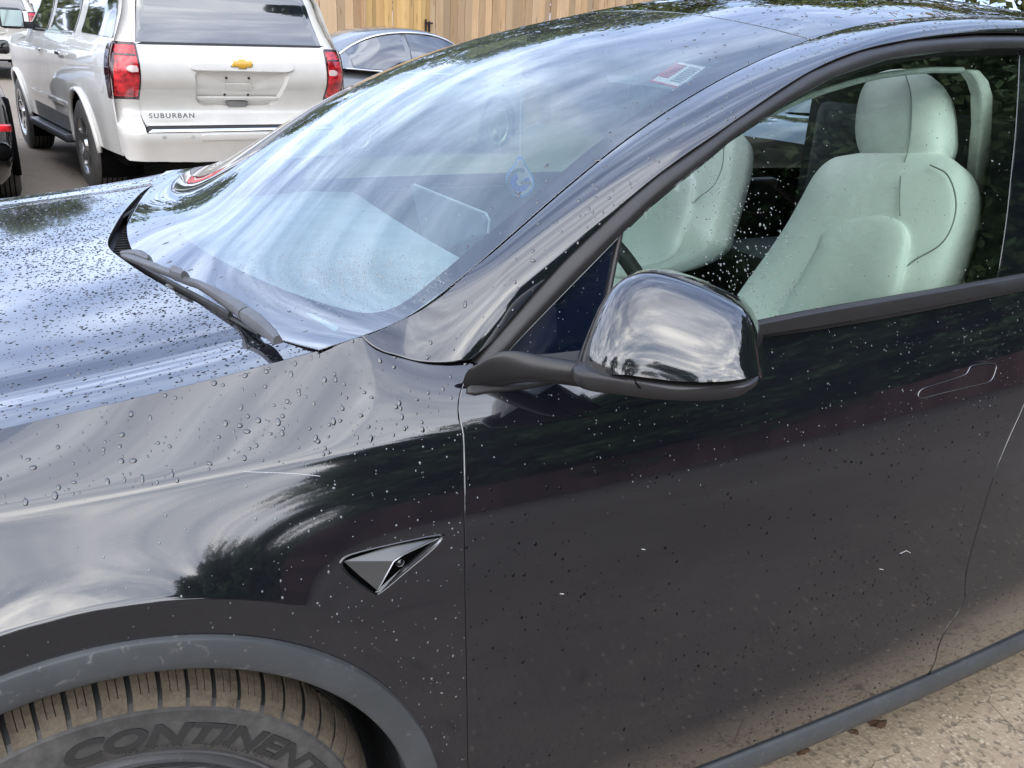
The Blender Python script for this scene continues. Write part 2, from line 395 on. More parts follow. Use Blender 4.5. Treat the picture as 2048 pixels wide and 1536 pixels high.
RUBBER = m_plastic('black_rubber', (.012, .012, .012), .6, .2, 600)
WIPER = m_plastic('wiper_grey_plastic', (.085, .085, .09), .42, .15, 700)
WS = m_glass('windshield_glass', (.84, .97, .98), 1.72, 1.08, .04)
SG = m_glass('side_window_glass', (.86, 1.0, .92), 1.5, 1.0)
SG2 = m_glass('far_window_glass', (.50, .66, .42), 1.5, 1.0)
RG = m_glass('roof_glass', (.95, .98, .98), 1.9, 1.1)
GLOSSBLK = mat('gloss_black', (.004, .005, .007), rough=.06, coat=1, ior=1.6)
FRIT = mat('frit_black', (.010, .013, .026), rough=.5)
CREAM = m_plastic('white_vegan_leather', (.80, .80, .78), .5, .12, 500)
CREAM2 = m_plastic('pale_interior_trim', (.62, .66, .66), .6, .1, 500)
DARKINT = m_plastic('dark_interior', (.018, .018, .018), .7, .1)
CARPET = mat('black_carpet', (.01, .01, .01), rough=.95)
CHROME = mat('chrome', (.75, .76, .78), rough=.08, metal=1)
SATIN = mat('satin_metal', (.42, .43, .45), rough=.28, metal=1)

# ================================================================== the black car
car = empty('electric_suv', (0, 0, 0), label='glossy black electric SUV beaded with rain, in the foreground beside the camera', cat='car')
# ---- outlines, traced as points lying on the design surfaces
gap = sides([(944, 728), (928, 762), (918, 800), (918, 835), (925, 864), (928, 950), (929, 1050), (931, 1200), (933, 1300), (935, 1420), (937, 1530)])
gap = np.vstack([gap, [[.492, .30], [.490, .225]]]); gap = poly_smooth(gap, 6)
g2 = sides([(723, 674), (742, 692), (768, 705), (801, 714), (854, 726), (905, 726), (944, 720)]); g2 = poly_smooth(g2, 6)
rgap = sides([(2110, 640), (2075, 740), (2048, 812), (2015, 885), (1985, 962), (1955, 1060), (1934, 1140), (1931, 1172), (1929, 1200), (1915, 1228), (1893, 1258), (1878, 1290), (1871, 1322)]); rgap = poly_smooth(rgap, 6)
sillx = np.linspace(.45, 2.4, 30); sillz = .243-.018*(sillx-.6)
zsill = lambda x: .243-.018*(np.asarray(x)-.6)
ztop = cs([.45, .56, .75, 1.0, 1.35, 1.7, 2.3], [1.034, 1.030, 1.026, 1.026, 1.036, 1.052, 1.06])
# ---- hood
_hb = sorted([(-float(q[1]), float(q[0])) for q in (hood_hit(u, v) for u, v in ((636, 702), (543, 666), (461, 635), (379, 598), (297, 554), (239, 515), (217, 496))) ])
_hb[-1] = (.80, .322)
xb = cs([-_hb[0][0] if _hb[0][0] < 0 else -.05]+[q[0] for q in _hb], [_hb[0][1]-.0005]+[q[1] for q in _hb]) if _hb[0][0] > .02 else cs([q[0] for q in _hb], [q[1] for q in _hb])
yy = np.linspace(-.797, .797, 61); rear_edge = np.stack([xb(np.abs(yy)), yy], 1)
fx = np.linspace(.322, -1.0, 40)
fx2 = np.linspace(.318, -.62, 30)
near = np.stack([fx2, -(yA(fx2)-.003)], 1); far = np.stack([fx2[::-1], (yA(fx2[::-1])-.003)], 1)
hood_out = np.vstack([far[:-1], rear_edge[::-1], near[1:]])
panel('hood', hood_out, .022, hood_map, PAINT, car, flange=.014, out=lambda q: np.tile([0, 0, 1.], (len(q), 1)), edge_mat=GAP)
# ---- fender
up = np.stack([fx2[::-1], zA(fx2[::-1])], 1); up[:, 1] -= .0
up2 = g2.copy(); k0 = up2[0].copy()
mid = np.stack([np.linspace(.318, k0[0], 8)[1:], zA(np.linspace(.318, k0[0], 8)[1:])], 1)
gl = gap[gap[:, 1] < g2[-1][1]-.004]-[.0022, 0]
arc_a = np.linspace(rad(96), rad(-78), 70); arcf = np.stack([.437*np.sin(arc_a), .355+.437*np.cos(arc_a)], 1)
zl = zsill(.45)
fl = np.vstack([up, mid, up2[1:]-[0, .002], gl, [[.488, .232], [.44, .234], [.4355, .29]], arcf, [[-.62, arcf[-1, 1]]]])
sx_ = np.linspace(-.60, gap[0, 0]-.02, 60); shl = np.stack([sx_, 0*sx_+ZSH], 1)
ra = np.linspace(rad(-62), rad(48), 50); rdl = np.stack([.490*np.sin(ra), .355+.490*np.cos(ra)], 1)
rdo = lambda r_: np.stack([r_*np.sin(ra), .355+r_*np.cos(ra)], 1)
camtri = sides([(679, 1122), (700, 1108), (780, 1088), (880, 1068), (890, 1075), (870, 1098), (820, 1140), (762, 1188), (745, 1190), (700, 1158), (681, 1136)])
camtri = poly_smooth(camtri, 3, True)
fender = panel('front_fender', fl, .013, side_map, PAINT, car, holes=[camtri], flange=.016, lines=[shl+[0, o_] for o_ in (-.014, -.009, -.0045, 0, .0045, .009, .014)]+[rdo(o_) for o_ in (.484, .4875, .490, .4925, .496, .502)], edge_mat=GAP)
def mirror_y(o, name=None):
    c = o.copy(); c.data = o.data.copy(); COL.objects.link(c)
    for v in c.data.vertices: v.co.y = -v.co.y
    bm = bmesh.new(); bm.from_mesh(c.data); bmesh.ops.reverse_faces(bm, faces=bm.faces[:]); bm.to_mesh(c.data); bm.free()
    return c
mirror_y(fender)
# ---- front door
ix = np.linspace(.49, rgap[0, 0], 40)
dt = np.stack([ix, ztop(ix)], 1)
gd = gap[(gap[:, 1] < ztop(gap[:, 0])-.004) & (gap[:, 1] > zsill(.49)+.004)]+[.0022, 0]
rg = rgap[(rgap[:, 1] < ztop(rgap[:, 0])-.004) & (rgap[:, 1] > zsill(rgap[:, 0])+.004)]-[.0032, 0]
bx = np.linspace(gd[-1, 0]+.004, rg[-1, 0]-.004, 40); db = np.stack([bx, zsill(bx)+.002], 1)
handle_px = [(1836, 792), (1842, 779), (1868, 769), (1925, 751), (1936, 741), (1941, 733), (1953, 729), (1983, 726), (1992, 731), (1990, 742), (1984, 757), (1972, 765), (1930, 775), (1880, 787), (1846, 796)]
hd = poly_smooth(sides(handle_px), 3, True)
door_out = np.vstack([dt[::-1], gd, db, rg[::-1]])
s2 = np.linspace(gd[0, 0]+.02, 1.2, 40)
panel('front_door', door_out, .018, side_map, PAINT, car, holes=[hd], flange=.016, lines=[np.stack([s2, 0*s2+ZSH+o_], 1) for o_ in (-.009, -.0045, 0, .0045, .009)], edge_mat=GAP)
hc = hd.mean(0); hin = hc+(hd-hc)*np.array([.975, .88])
panel('door_handle', hin, .012, lambda q: side_map(q, .0012), PAINT, car, flange=.010, edge_mat=GAP, round_=.004)
tube('handle_edge_highlight', side_map(np.vstack([hd, hd[:1]]), .0006), .0005, SATIN, car, 6)  # bright bead added in place of the highlight round the handle
# recess behind the handle and dark carcass behind the gaps
def backing(name, poly, off, m): return panel(name, poly, .05, lambda q: side_map(q, -off), m, car, flange=0, reg=False)
# ---- rear door
rgx = rgap[(rgap[:, 1] < ztop(rgap[:, 0])-.004) & (rgap[:, 1] > zsill(rgap[:, 0])+.004)]+[.0032, 0]
tx = np.linspace(rgx[0, 0], 3.4, 14); bx2 = np.linspace(rgx[-1, 0], 3.4, 14)
panel('rear_door', np.vstack([np.stack([tx, ztop(tx)], 1)[::-1], rgx, np.stack([bx2, zsill(bx2)+.002], 1)]), .03, side_map, PAINT, car, flange=.016, edge_mat=GAP)
cx_b = np.linspace(.455, 3.4, 50)
inner = np.vstack([np.stack([cx_b, zsill(cx_b)], 1), np.stack([cx_b, ztop(cx_b)], 1)[::-1]])
backing('door_frame_inner', inner, .017, GAP)
# ---- rocker trim
rk = np.linspace(.40, 3.4, 80); prof = [(.000, .004), (.001, -.003), (-.004, -.008), (-.030, -.010), (-.050, -.006), (-.056, .004), (-.058, .12)]
G = [[(x, -Yh(x, zsill(x))+o_, zsill(x)+dz-.002) for dz, o_ in prof] for x in rk]
o = grid_obj('rocker_trim', G, CLAD, car); o.data.set_sharp_from_angle(angle=rad(60))
G = [[(x, -.90, .19) , (x, .9, .19)] for x in (-1.0, 3.4)]
grid_obj('underbody', G, GAP, car)
# ---- wheel arch cladding (profile swept round the axle)
prof = [(.4425, -.950), (.4420, -.9605), (.4395, -.9645), (.436, -.9655), (.410, -.9655), (.4005, -.9640), (.3975, -.9615), (.3965, -.956), (.398, -.90)]
ang = np.linspace(rad(-80), rad(99), 100)
G = [[(r_*math.sin(a), y_, .355+r_*math.cos(a)) for r_, y_ in prof] for a in ang]
arch = grid_obj('wheel_arch_trim', G, CLAD, car); arch.data.set_sharp_from_angle(angle=rad(40))
G = [[(r_*math.sin(a), y_, .355+r_*math.cos(a)) for r_, y_ in ((.4395, -.945), (.405, -.90), (.41, -.70), (.41, -.55), (.0, -.55))] for a in np.linspace(rad(-110), rad(112), 50)]
grid_obj('wheel_well_liner', G, m_plastic('liner_felt', (.012, .014, .015), .9, .4, 300), car)
# ---- A pillar and roof rail
Dpx = [(952, 716), (1000, 650), (1060, 583), (1123, 512), (1240, 402), (1307, 345), (1461, 237), (1614, 137), (1716, 96), (1819, 75), (1950, 66), (2048, 64), (2150, 68)]
DG = glasses(Dpx); Dz = cs(list(DG[:, 0][[0, 1, 3, 5, 6, 7, 8, 9, 11]])+[2.3], list(DG[:, 1][[0, 1, 3, 5, 6, 7, 8, 9, 11]])+[1.505])
Tpx = [(723, 674), (805, 641), (900, 577), (1000, 493), (1153, 360), (1307, 242), (1460, 150), (1624, 79), (1716, 52), (1819, 37), (1972, 31)]
TP = np.array([hit(u, v, lambda x, y, z: -(y+yT(x))) for u, v in Tpx]); zT = cs([.313]+list(TP[:, 0])+[2.3], [1.069]+list(TP[:, 2])+[1.545])
def pil_map(q):
    x, k = q[:, 0], q[:, 1]
    zd, zt = Dz(x), zT(x); yd, yt = Yg(x, zd)+.012, yT(x)
    bl = sstep(.34, .60, x); hgt = (zt-zd)
    # bulging section: quadratic bezier between door gap (k=0) and glass edge (k=1)
    mz = zd+(zt-zd)*(.62+.30*bl); my = yt+(yd-yt)*(.60+.18*bl)
    z = (1-k)**2*zd+2*k*(1-k)*mz+k*k*zt; y = (1-k)**2*yd+2*k*(1-k)*my+k*k*yt
    z1 = zd+k*(zt-zd); y1 = Yh(x, z1)
    return np.stack([x, -(y*bl+y1*(1-bl)), z*bl+z1*(1-bl)], 1)
def inv(fmap, u, v, lo, hi, n=60):
    a = np.linspace(lo[0], hi[0], n); b = np.linspace(lo[1], hi[1], n); q = np.stack(np.meshgrid(a, b), -1).reshape(-1, 2)
    P = fmap(q)-CAM_POS; dep = P@_fw; U = 1024+CAM_F*(P@_R)/dep; Vv = 768-CAM_F*(P@_U)/dep
    x = q[np.argmin((U-u)**2+(Vv-v)**2)].astype(float)
    for _ in range(12):
        def f(z): p = pix(fmap(z[None])[0]); return np.array([p[0]-u, p[1]-v])
        r0 = f(x); J = np.stack([(f(x+[1e-5, 0])-r0)/1e-5, (f(x+[0, 1e-5])-r0)/1e-5], 1)
        try: st = np.linalg.solve(J, -r0)
        except Exception: break
        m = np.linalg.norm(st); x = x+st*min(1, .08/(m+1e-12))
        if m < 1e-7: break
    return x
low = [inv(pil_map, u, v, (.3, -.6), (.8, 1.2)) for u, v in ((727, 672), (745, 688), (770, 701), (802, 710), (854, 721), (905, 721), (944, 717))]
low = poly_smooth(low, 4)
kx = np.linspace(low[-1][0], 3.3, 80)[1:]
pil_out = np.vstack([low, np.stack([kx, 0*kx+.0], 1), np.stack([np.linspace(3.3, low[0][0]+.004, 70), np.full(70, .992)], 1)])
panel('a_pillar_and_roof_rail', pil_out, .017, pil_map, PAINT, car, flange=.012, edge_mat=GAP, out=lambda q: np.tile([-.2, -1, .6], (len(q), 1)))
# dark channel under the pillar gaps
kk = np.linspace(.34, 2.4, 40)
panel('pillar_channel', np.array([[.36, -.9], [.45, -1.1], [.55, -.25], [3.3, -.12], [3.3, 1.02], [.34, 1.02]]), .04, lambda q: pil_map(q)+np.array([0.01, .013, -.010]), GAP, car, flange=0, reg=False)
# ---- windshield and roof glass: one swept sheet
xe_c = cs([.30, .5, .8, 1.1, 1.337, 1.7, 2.3], [.135, .335, .665, 1.015, 1.285, 1.67, 2.3])
zc_o = cs([.30, .5, .8, 1.1, 1.337, 1.7, 2.3], [-.040, .0, .038, .053, .050, .056, .060])
def ws_map(q, off=0.):
    s, t = q[:, 0], q[:, 1]; a = np.abs(s)**2.25
    xe, ye, ze = t, yT(t), zT(t)
    P = np.stack([xe_c(t)+(xe-xe_c(t))*a, s*ye, (ze+zc_o(t))+(-zc_o(t))*a], 1)
    if off:
        e = 1e-4; d1 = ws_map(q+[e, 0])-ws_map(q-[e, 0]); d2 = ws_map(q+[0, e])-ws_map(q-[0, e]); n = np.cross(d1, d2); n /= np.linalg.norm(n, axis=1)[:, None]; n *= np.sign(n[:, 2:3]+1e-9)
        P = P-n*off
    return P
upz = lambda q: np.tile([-.4, 0, 1.], (len(q), 1))
JT = inv(ws_map, 1624, 79, (-1, .3), (0, 2))[1]
S1 = .994
def rect(t0, t1, s=S1, bow=0.): 
    b = np.linspace(-s, s, 30); t = np.linspace(t0, t1, 30)
    return np.vstack([np.stack([b, 0*b+t0], 1), np.stack([0*t+s, t], 1)[1:], np.stack([b[::-1], 0*b+t1], 1)[1:], np.stack([0*t-s, t[::-1]], 1)[1:-1]])
panel('windshield', rect(.318, JT-.003), .022, ws_map, WS, car, flange=.004, out=upz, edge_mat=GAP, round_=.001)
panel('roof_glass', rect(JT+.003, 3.3), .03, ws_map, RG, car, flange=.004, out=upz, edge_mat=GAP, round_=.001)
clear_px = [(330, 428), (360, 465), (420, 506), (500, 547), (600, 588), (690, 615), (722, 621), (752, 621), (785, 612), (820, 592), (900, 527), (1050, 402), (1150, 318), (1250, 240), (1350, 175), (1425, 131), (1437, 122), (1432, 113), (1410, 106), (1330, 93), (1250, 81), (1160, 72), (1070, 65)]
ch = np.array([inv(ws_map, u, v, (-1, .3), (1, 1.6)) for u, v in clear_px])
chn = poly_smooth(ch, 4); chn = chn[chn[:, 0] < 0]
clear = np.vstack([chn, (chn*[-1, 1])[::-1]])
panel('frit_band', rect(.318, JT-.003), .03, lambda q: ws_map(q, .0035), FRIT, car, holes=[clear], flange=0, out=upz, reg=False)
FILM = bpy.data.materials.new('pale_lightening_layer'); FILM.use_nodes = True; FILM.node_tree.nodes.clear(); _g = NT(FILM)  # pale layer added to lighten the clear area, in place of interior light
_d = _g.n('ShaderNodeBsdfDiffuse', {'Color': (.62, .80, .86, 1)}); _t = _g.n('ShaderNodeBsdfTransparent', {}); _tl = _g.n('ShaderNodeBsdfTranslucent', {'Color': (.62, .80, .86, 1)})
_a = _g.n('ShaderNodeMixShader', {'Fac': .5}); _g.set(_a.inputs[1], _d.outputs[0]); _g.set(_a.inputs[2], _tl.outputs[0])
_m = _g.n('ShaderNodeMixShader', {'Fac': _g.ramp(_g.noise(4, 5, .6), [(.3, .14), (.75, .30)])}); _g.set(_m.inputs[1], _t.outputs[0]); _g.set(_m.inputs[2], _a.outputs[0])
_g.set(_g.n('ShaderNodeOutputMaterial').inputs[0], _m.outputs[0])
panel('lightening_film', clear, .04, lambda q: ws_map(q, .003), FILM, car, flange=0, out=upz, reg=False)
panel('roof_liner_band', np.vstack([rect(JT-.0, JT+.10)]), .03, lambda q: ws_map(q, .006), FRIT, car, flange=0, out=upz, reg=False)
# far side of the car: pillar and rail, door body
# ---- side window, frame, belt trim, sail
dlo_px = [(1240, 452), (1246, 440), (1300, 397), (1358, 352), (1461, 268), (1563, 202), (1665, 148), (1768, 115), (1896, 97), (2041, 96), (2044, 110), (2036, 230), (2024, 358), (1997, 553), (1768, 597), (1512, 643), (1420, 660), (1205, 700)]
def gmap(off): return lambda q: glass_map(q, off)
fr_out = np.vstack([DG+[[0, -.006]]*len(DG)])
dl = glasses(dlo_px, 0)
top_o = poly_smooth([inv(lambda q: pil_map(q), u, v, (.4, -.3), (2.4, .6)) for u, v in Dpx[:-1]], 3)
# frame strip between the door gap and the daylight opening, raised rounded section
nf = 70
sD = resample(glasses([(948, 726), (1004, 658), (1062, 591), (1125, 519), (1242, 409), (1309, 352), (1463, 243), (1615, 143), (1717, 101), (1819, 80), (1950, 71), (2075, 71)], .006), .005)
sI = resample(glasses([(1000, 716), (1060, 652), (1150, 560), (1238, 470), (1300, 410), (1358, 361), (1461, 277), (1563, 210), (1665, 155), (1768, 121), (1896, 103), (2075, 100)], 0.), .005)
tt = np.linspace(0, 1, nf); pick = lambda S, t: S[np.clip((t*(len(S)-1)).astype(int), 0, len(S)-1)]
D_, I_ = pick(sD, tt), pick(sI, tt)
G = []
for i in range(nf):
    row = []
    for k, off in ((0, -.004), (.02, .006), (.18, .013), (.5, .0165), (.82, .013), (.97, .005), (1.0, -.006)):
        q = D_[i]*(1-k)+I_[i]*k; row.append(glass_map(q[None], off)[0])
    G.append(row)
o = grid_obj('window_frame_trim', G, TRIM, car); o.data.set_sharp_from_angle(angle=rad(60))
glo = np.vstack([sI[::2]+[0, .003], glasses([(2075, 553), (1997, 556), (1768, 600), (1512, 650), (1300, 690), (1010, 722)], 0)])
BP = glasses([(2041, 90), (2036, 230), (2024, 358), (1997, 560)], 0)
side_poly = np.vstack([glasses([(1238, 462)]), sI[(sI[:, 0] > glass_hit(1240, 462)[0]) & (sI[:, 0] < BP[0, 0])][::2]+[0, .004], BP, glasses([(1768, 604), (1512, 654), (1300, 694), (1196, 714)])])
panel('side_window', side_poly, .03, gmap(-.004), SG, car, flange=.003, edge_mat=GAP, round_=.0005)
sail = np.vstack([glasses([(1236, 470), (1225, 520), (1211, 594), (1186, 700), (1170, 716), (1085, 722), (1008, 720)]), sI[(sI[:, 0] < glass_hit(1236, 470)[0])][::-1][::-1]])
SAILM = mat('sail_gloss', (.004, .007, .018), rough=.08, coat=1)
o = panel('sail_panel', np.vstack([glasses([(1008, 716)]), sI[(sI[:, 0] > glass_hit(1008, 716)[0]+.004) & (sI[:, 0] < glass_hit(1236, 470)[0]-.004)][::2], glasses([(1236, 474), (1225, 520), (1211, 594), (1186, 700), (1178, 712), (1100, 722)])]), .02, gmap(-.002), SAILM, car, flange=.003)
P = [glass_map(glass_hit(u, v)[None], .001)[0] for u, v in ((1241, 462), (1229, 520), (1215, 594), (1190, 700))]
tube('window_divider', resample(P, .03), .0045, TRIM, car, 8)
P = [glass_map(q[None], .0025)[0] for q in sI[(sI[:, 0] < glass_hit(1236, 470)[0])][::4]]
tube('sail_bright_edge', P, .0015, SATIN, car, 6)
# belt trim
bxs = np.linspace(glass_hit(1180, 716)[0], 3.3, 60)
up_ = glasses([(1180, 706), (1300, 688), (1512, 646), (1768, 598), (2048, 549)], .004); zbu = cs(list(up_[:, 0])+[2.4, 3.3], list(up_[:, 1])+[1.10, 1.13])
prof = [(1.0, -.006), (.99, .006), (.93, .010), (.5, .0135), (.30, .0135), (.20, .009), (.0, .008), (-.05, -.01)]
G = [[(lambda zt, zb: (x, -(Yg(x, zb+(zt-zb)*k)*k+(Yh(x, zb)-.004)*(1-k)+off), zb+(zt-zb)*k))(float(zbu(x)), float(ztop(x))+.0025) for k, off in prof] for x in bxs]
o = grid_obj('belt_trim', G, TRIM, car); o.data.set_sharp_from_angle(angle=rad(35))
# B pillar black applique behind the window
bpl = np.vstack([BP+[.004, 0], glasses([(2048, 551)]), [[2.4, 1.11], [3.2, 1.14], [3.2, 1.40], [2.8, 1.475], [2.3, 1.50], [1.9, 1.515]]])
panel('b_pillar_applique', bpl, .03, gmap(-.003), GLOSSBLK, car, flange=.003, reg=False)
# dark rubber inner edge of the window (run channel) and belt band behind the glass
P = [glass_map(q[None], -.012)[0] for q in sI[(sI[:, 0] > .8)][::3]]
tube('window_seal', P, .010, RUBBER, car, 6)
# ---- mirror
I0 = np.array([.640, -.955, 1.06]); O0 = np.array([.800, -1.130, 1.06]); ax = O0-I0; LA = np.linalg.norm(ax); ax /= LA
nf_ = np.array([ax[1], -ax[0], 0]); nf_ = nf_ if nf_@(CAM_POS-I0) > 0 else -nf_
def mp_hit(u, v, d=0.): r_ = ray(u, v); c0 = I0+nf_*d; p = CAM_POS+r_*(((c0-CAM_POS)@nf_)/(r_@nf_)); return np.array([(p-I0)@ax, p[2]])
LEAN = .0
def mw(a, z, d): return I0+ax*a+nf_*(d+LEAN*(1.13-z))+np.array([0, 0, z-I0[2]])
cap_px = [(1157, 733), (1160, 712), (1172, 676), (1187, 640), (1205, 603), (1228, 572), (1252, 555), (1280, 547), (1315, 548), (1360, 560), (1410, 578), (1455, 598), (1485, 615), (1503, 634), (1515, 660), (1525, 695), (1532, 730), (1534, 750), (1515, 756), (1480, 762), (1420, 764), (1360, 762), (1300, 755), (1230, 745)]
top_c = resample(poly_smooth([mp_hit(u, v) for u, v in cap_px[:18]], 4), .004); _bp = [cap_px[0]]+cap_px[:16:-1]; _be = [0, .070, .078, .078, .078, .074, .060, 0]; bot_c = resample(poly_smooth([mp_hit(u, v, _be[min(i, 7)] if i < len(_bp)-1 else 0) for i, (u, v) in enumerate(_bp)], 4), .004)
NT_ = 44; tA = np.linspace(0, 1, NT_); pk = lambda S, t: np.stack([np.interp(t, np.linspace(0, 1, len(S)), S[:, i]) for i in (0, 1)], -1)
Ut, Bt = pk(top_c, tA), pk(bot_c, .5*tA+.5*(tA-.0*np.sin(2*math.pi*tA)/6))
G = []
for vv_ in np.sin(np.linspace(0, math.pi/2, 26)):
    row = []
    for i in range(NT_):
        q = Bt[i]*(1-vv_)+Ut[i]*vv_; e_ = (1-abs(2*tA[i]-1)**4)**.5
        row.append(mw(q[0], q[1], .060*e_*(1-vv_**2.4)**.5+.020*e_*(1-vv_)))
    G.append(row)
cq = .5*(Ut.mean(0)+Bt.mean(0))
for d_, sc in ((-.008, 1.0), (-.03, .985), (-.05, .95), (-.060, .88)): G.append([mw(*(cq+(q-cq)*sc), d_) for q in Ut])
cap = grid_obj('mirror_cap', G, PAINT, car)
G = [[mw(*(cq+(q-cq)*.88), -.060) for q in Ut], [mw(*(cq+(q-cq)*.88), -.060) for q in Bt]]
grid_obj('mirror_glass', G, CHROME, car)
hs_px = [(1150, 728), (1230, 742), (1300, 753), (1360, 760), (1420, 763), (1475, 762), (1512, 756), (1515, 764), (1503, 775), (1480, 784), (1430, 791), (1360, 790), (1300, 786), (1230, 777), (1160, 766)]
ho = poly_smooth([mp_hit(u, v, .06) for u, v in hs_px], 3, True); hc_ = ho.mean(0)
G = [[mw(*(hc_+(q-hc_)*s_), d_) for q in ho] for d_, s_ in ((.086, .0), (.086, .84), (.080, .94), (.066, 1.0), (-.03, 1.0), (-.055, .93), (-.06, .0))]
o = grid_obj('mirror_housing', G, TRIM, car, closed_v=True)
sg_ = [mw(*(hc_+(np.array(mp_hit(u, v, d_))-hc_)*1.0), d_) for (u, v), d_ in (((1269, 760), .0800), ((1272, 766), .0868), ((1278, 774), .0868), ((1292, 784), .080))]
tube('housing_seam', sg_, .0012, GAP, car, 6)
arm_px = [(1000, 713), (1060, 718), (1150, 728), (1273, 752), (1268, 783), (1160, 768), (1080, 762), (1020, 764), (965, 770), (932, 772), (958, 738)]
sec = []
A0 = [((945, 755), -.862, .030, .020), ((1000, 738), -.875, .040, .030), ((1070, 738), -.900, .050, .022), ((1140, 746), -.93, .050, .019), ((1210, 758), -.96, .045, .018), ((1275, 768), -.99, .04, .017)]
G = []
for (u, v), y_, rx_, rz_ in A0:
    c = on_y(u, v, y_)
    G.append([c+np.array([.78*rx_*math.cos(t), .1*rx_*math.cos(t), 0])*.6+np.array([.0, -.35*rz_*math.sin(t), rz_*math.sin(t)])*1. for t in np.linspace(0, 2*math.pi, 17)[:-1]])
G = np.array(G); Gs = np.stack([poly_smooth(G[:, j], 5) for j in range(16)], 1)
o = grid_obj('mirror_arm', Gs, TRIM, car, closed_v=True)
sf = [side_map(side_hit(u, v)[None], .004)[0] for u, v in ((935, 772), (965, 768), (1030, 764), (1080, 762))]
ft = sides([(936, 774), (950, 738), (958, 722), (1010, 712), (1100, 706), (1175, 700), (1178, 726), (1100, 752), (1040, 764), (980, 769)])
panel('mirror_foot', poly_smooth(ft, 3, True), .01, lambda q: side_map(q, .010), TRIM, car, flange=.02, round_=.006)
# ---- side camera in the fender
cc0 = camtri.mean(0)
def tri_lvl(s, off): return [side_map(np.array([cc0+(q-cc0)*s]), off)[0] for q in camtri]
rim_ = tri_lvl(1.0, -.001)
G = [tri_lvl(1.0, -.0005), tri_lvl(.97, .0012), tri_lvl(.93, .0012), tri_lvl(.90, -.004)]
o = grid_obj('camera_bezel', G, GLOSSBLK, car, closed_v=True)
nose = side_hit(772, 1098); apex = sides([(775, 1105)])[0]
# wedge body rising to the rear edge, with a bright chamfer along the top and the opening cut at the back
tl, bl_, tr = sides([(688, 1124)])[0], sides([(750, 1180)])[0], sides([(876, 1076)])[0]
m1, m2 = sides([(780, 1112)])[0], sides([(752, 1176)])[0]
def sp(q, off): return side_map(np.array([q]), off)[0]
V = [sp(tl, -.002), sp(m1, .013), sp(m2, .006), sp(tr, -.001), sp(sides([(800, 1100)])[0], .011), sp(sides([(780, 1094)])[0], -.002), sp(sides([(720, 1152)])[0], .000)]
bm = bmesh.new(); vs = [bm.verts.new(v) for v in V]
for f in ((0, 6, 1), (6, 2, 1), (0, 1, 5), (5, 1, 4), (5, 4, 3)): bm.faces.new([vs[i] for i in f])
bmesh.ops.recalc_face_normals(bm, faces=bm.faces[:]); 
GM = mat('camera_gunmetal', (.10, .10, .10), rough=.3, metal=.5, coat=.4)
bm_obj('camera_cover', bm, GM, car, angle=25)
tube('camera_cover_edge', [sp(m2, .007), sp(m1, .014), sp(sides([(800, 1100)])[0], .012), sp(tr, 0)], .0011, SATIN, car, 6)
V = [sp(tl, -.016), sp(bl_, -.016), sp(tr, -.016)]
mesh_obj('camera_recess', [sp(camtri[i], -.014) for i in range(len(camtri))], [tuple(range(len(camtri)))], GAP, car, smooth=False)
V = [sp(sides([(750, 1184)])[0], .0005), sp(sides([(760, 1184)])[0], .0012), sp(sides([(884, 1078)])[0], .0012), sp(sides([(874, 1081)])[0], -.005), sp(sides([(806, 1140)])[0], -.005)]
mesh_obj('camera_chamfer', V, [(0, 1, 2, 3, 4)], SATIN, car, smooth=False)
lens = sp(sides([(798, 1128)])[0], .0)
bm = bmesh.new(); bmesh.ops.create_uvsphere(bm, u_segments=16, v_segments=10, radius=.008); bmesh.ops.translate(bm, vec=lens+np.array([.002, .006, 0]), verts=bm.verts)
bm_obj('camera_lens', bm, GLOSSBLK, car, smooth=True)
# small badge-like seam lines beside gap: second edge of fender
# ---- wheel
wheel = empty('front_wheel', (0, 0, .355)); wheel.parent = car
def rev(name, prof, m, n=120, parent=wheel, a0=0, a1=2*math.pi, sharp=35, f=None):
    full = abs(a1-a0-2*math.pi) < 1e-6; A = np.linspace(a0, a1, n+1)[:-1] if full else np.linspace(a0, a1, n)
    G = [[(r_*math.sin(a), y_, r_*math.cos(a)) for r_, y_ in (f(a, prof) if f else prof)] for a in A]
    if full: G.append(G[0])
    o = grid_obj(name, G, m, parent); o.data.set_sharp_from_angle(angle=rad(sharp)); return o
def m_tyre():
    m = mat('tyre_sidewall', (.03, .03, .03), rough=.75); g = NT(m)
    n = g.noise(55, 6, .7); n2 = g.noise(9, 4, .6)
    f = g.math('MULTIPLY', g.ramp(n, [(.3, .3), (.75, 1)]), g.ramp(n2, [(.3, .5), (.7, 1)]))
    g.to('Base Color', g.mix(f, (.022, .022, .022), (.125, .118, .112))); g.to('Normal', g.bump(n, .4, .0006)); return m
def m_tread():
    m = mat('dusty_tread', (.2, .16, .11), rough=.95, spec=.15); g = NT(m)
    n = g.noise(38, 7, .72); n2 = g.noise(240, 3, .6)
    f = g.ramp(n, [(.30, .35), (.52, .9), (.75, 1)])
    g.to('Base Color', g.mix(f, (.04, .036, .032), g.mix(n2, (.095, .08, .06), (.215, .175, .128)))); g.to('Normal', g.bump(g.math('ADD', n, g.math('MULTIPLY', n2, .4)), .7, .0012)); return m
TY, TD = m_tyre(), m_tread()
TDK = m_plastic('dark_tread', (.040, .036, .032), .9, .4, 200)
rev('tyre', [(.262, -.925), (.259, -.936), (.266, -.942), (.285, -.9445), (.305, -.9435), (.318, -.941), (.3215, -.9415), (.3235, -.9395), (.326, -.937), (.333, -.925), (.341, -.908), (.346, -.890), (.349, -.86), (.350, -.82), (.349, -.77), (.345, -.73), (.33, -.70), (.28, -.695)], TY, 160)
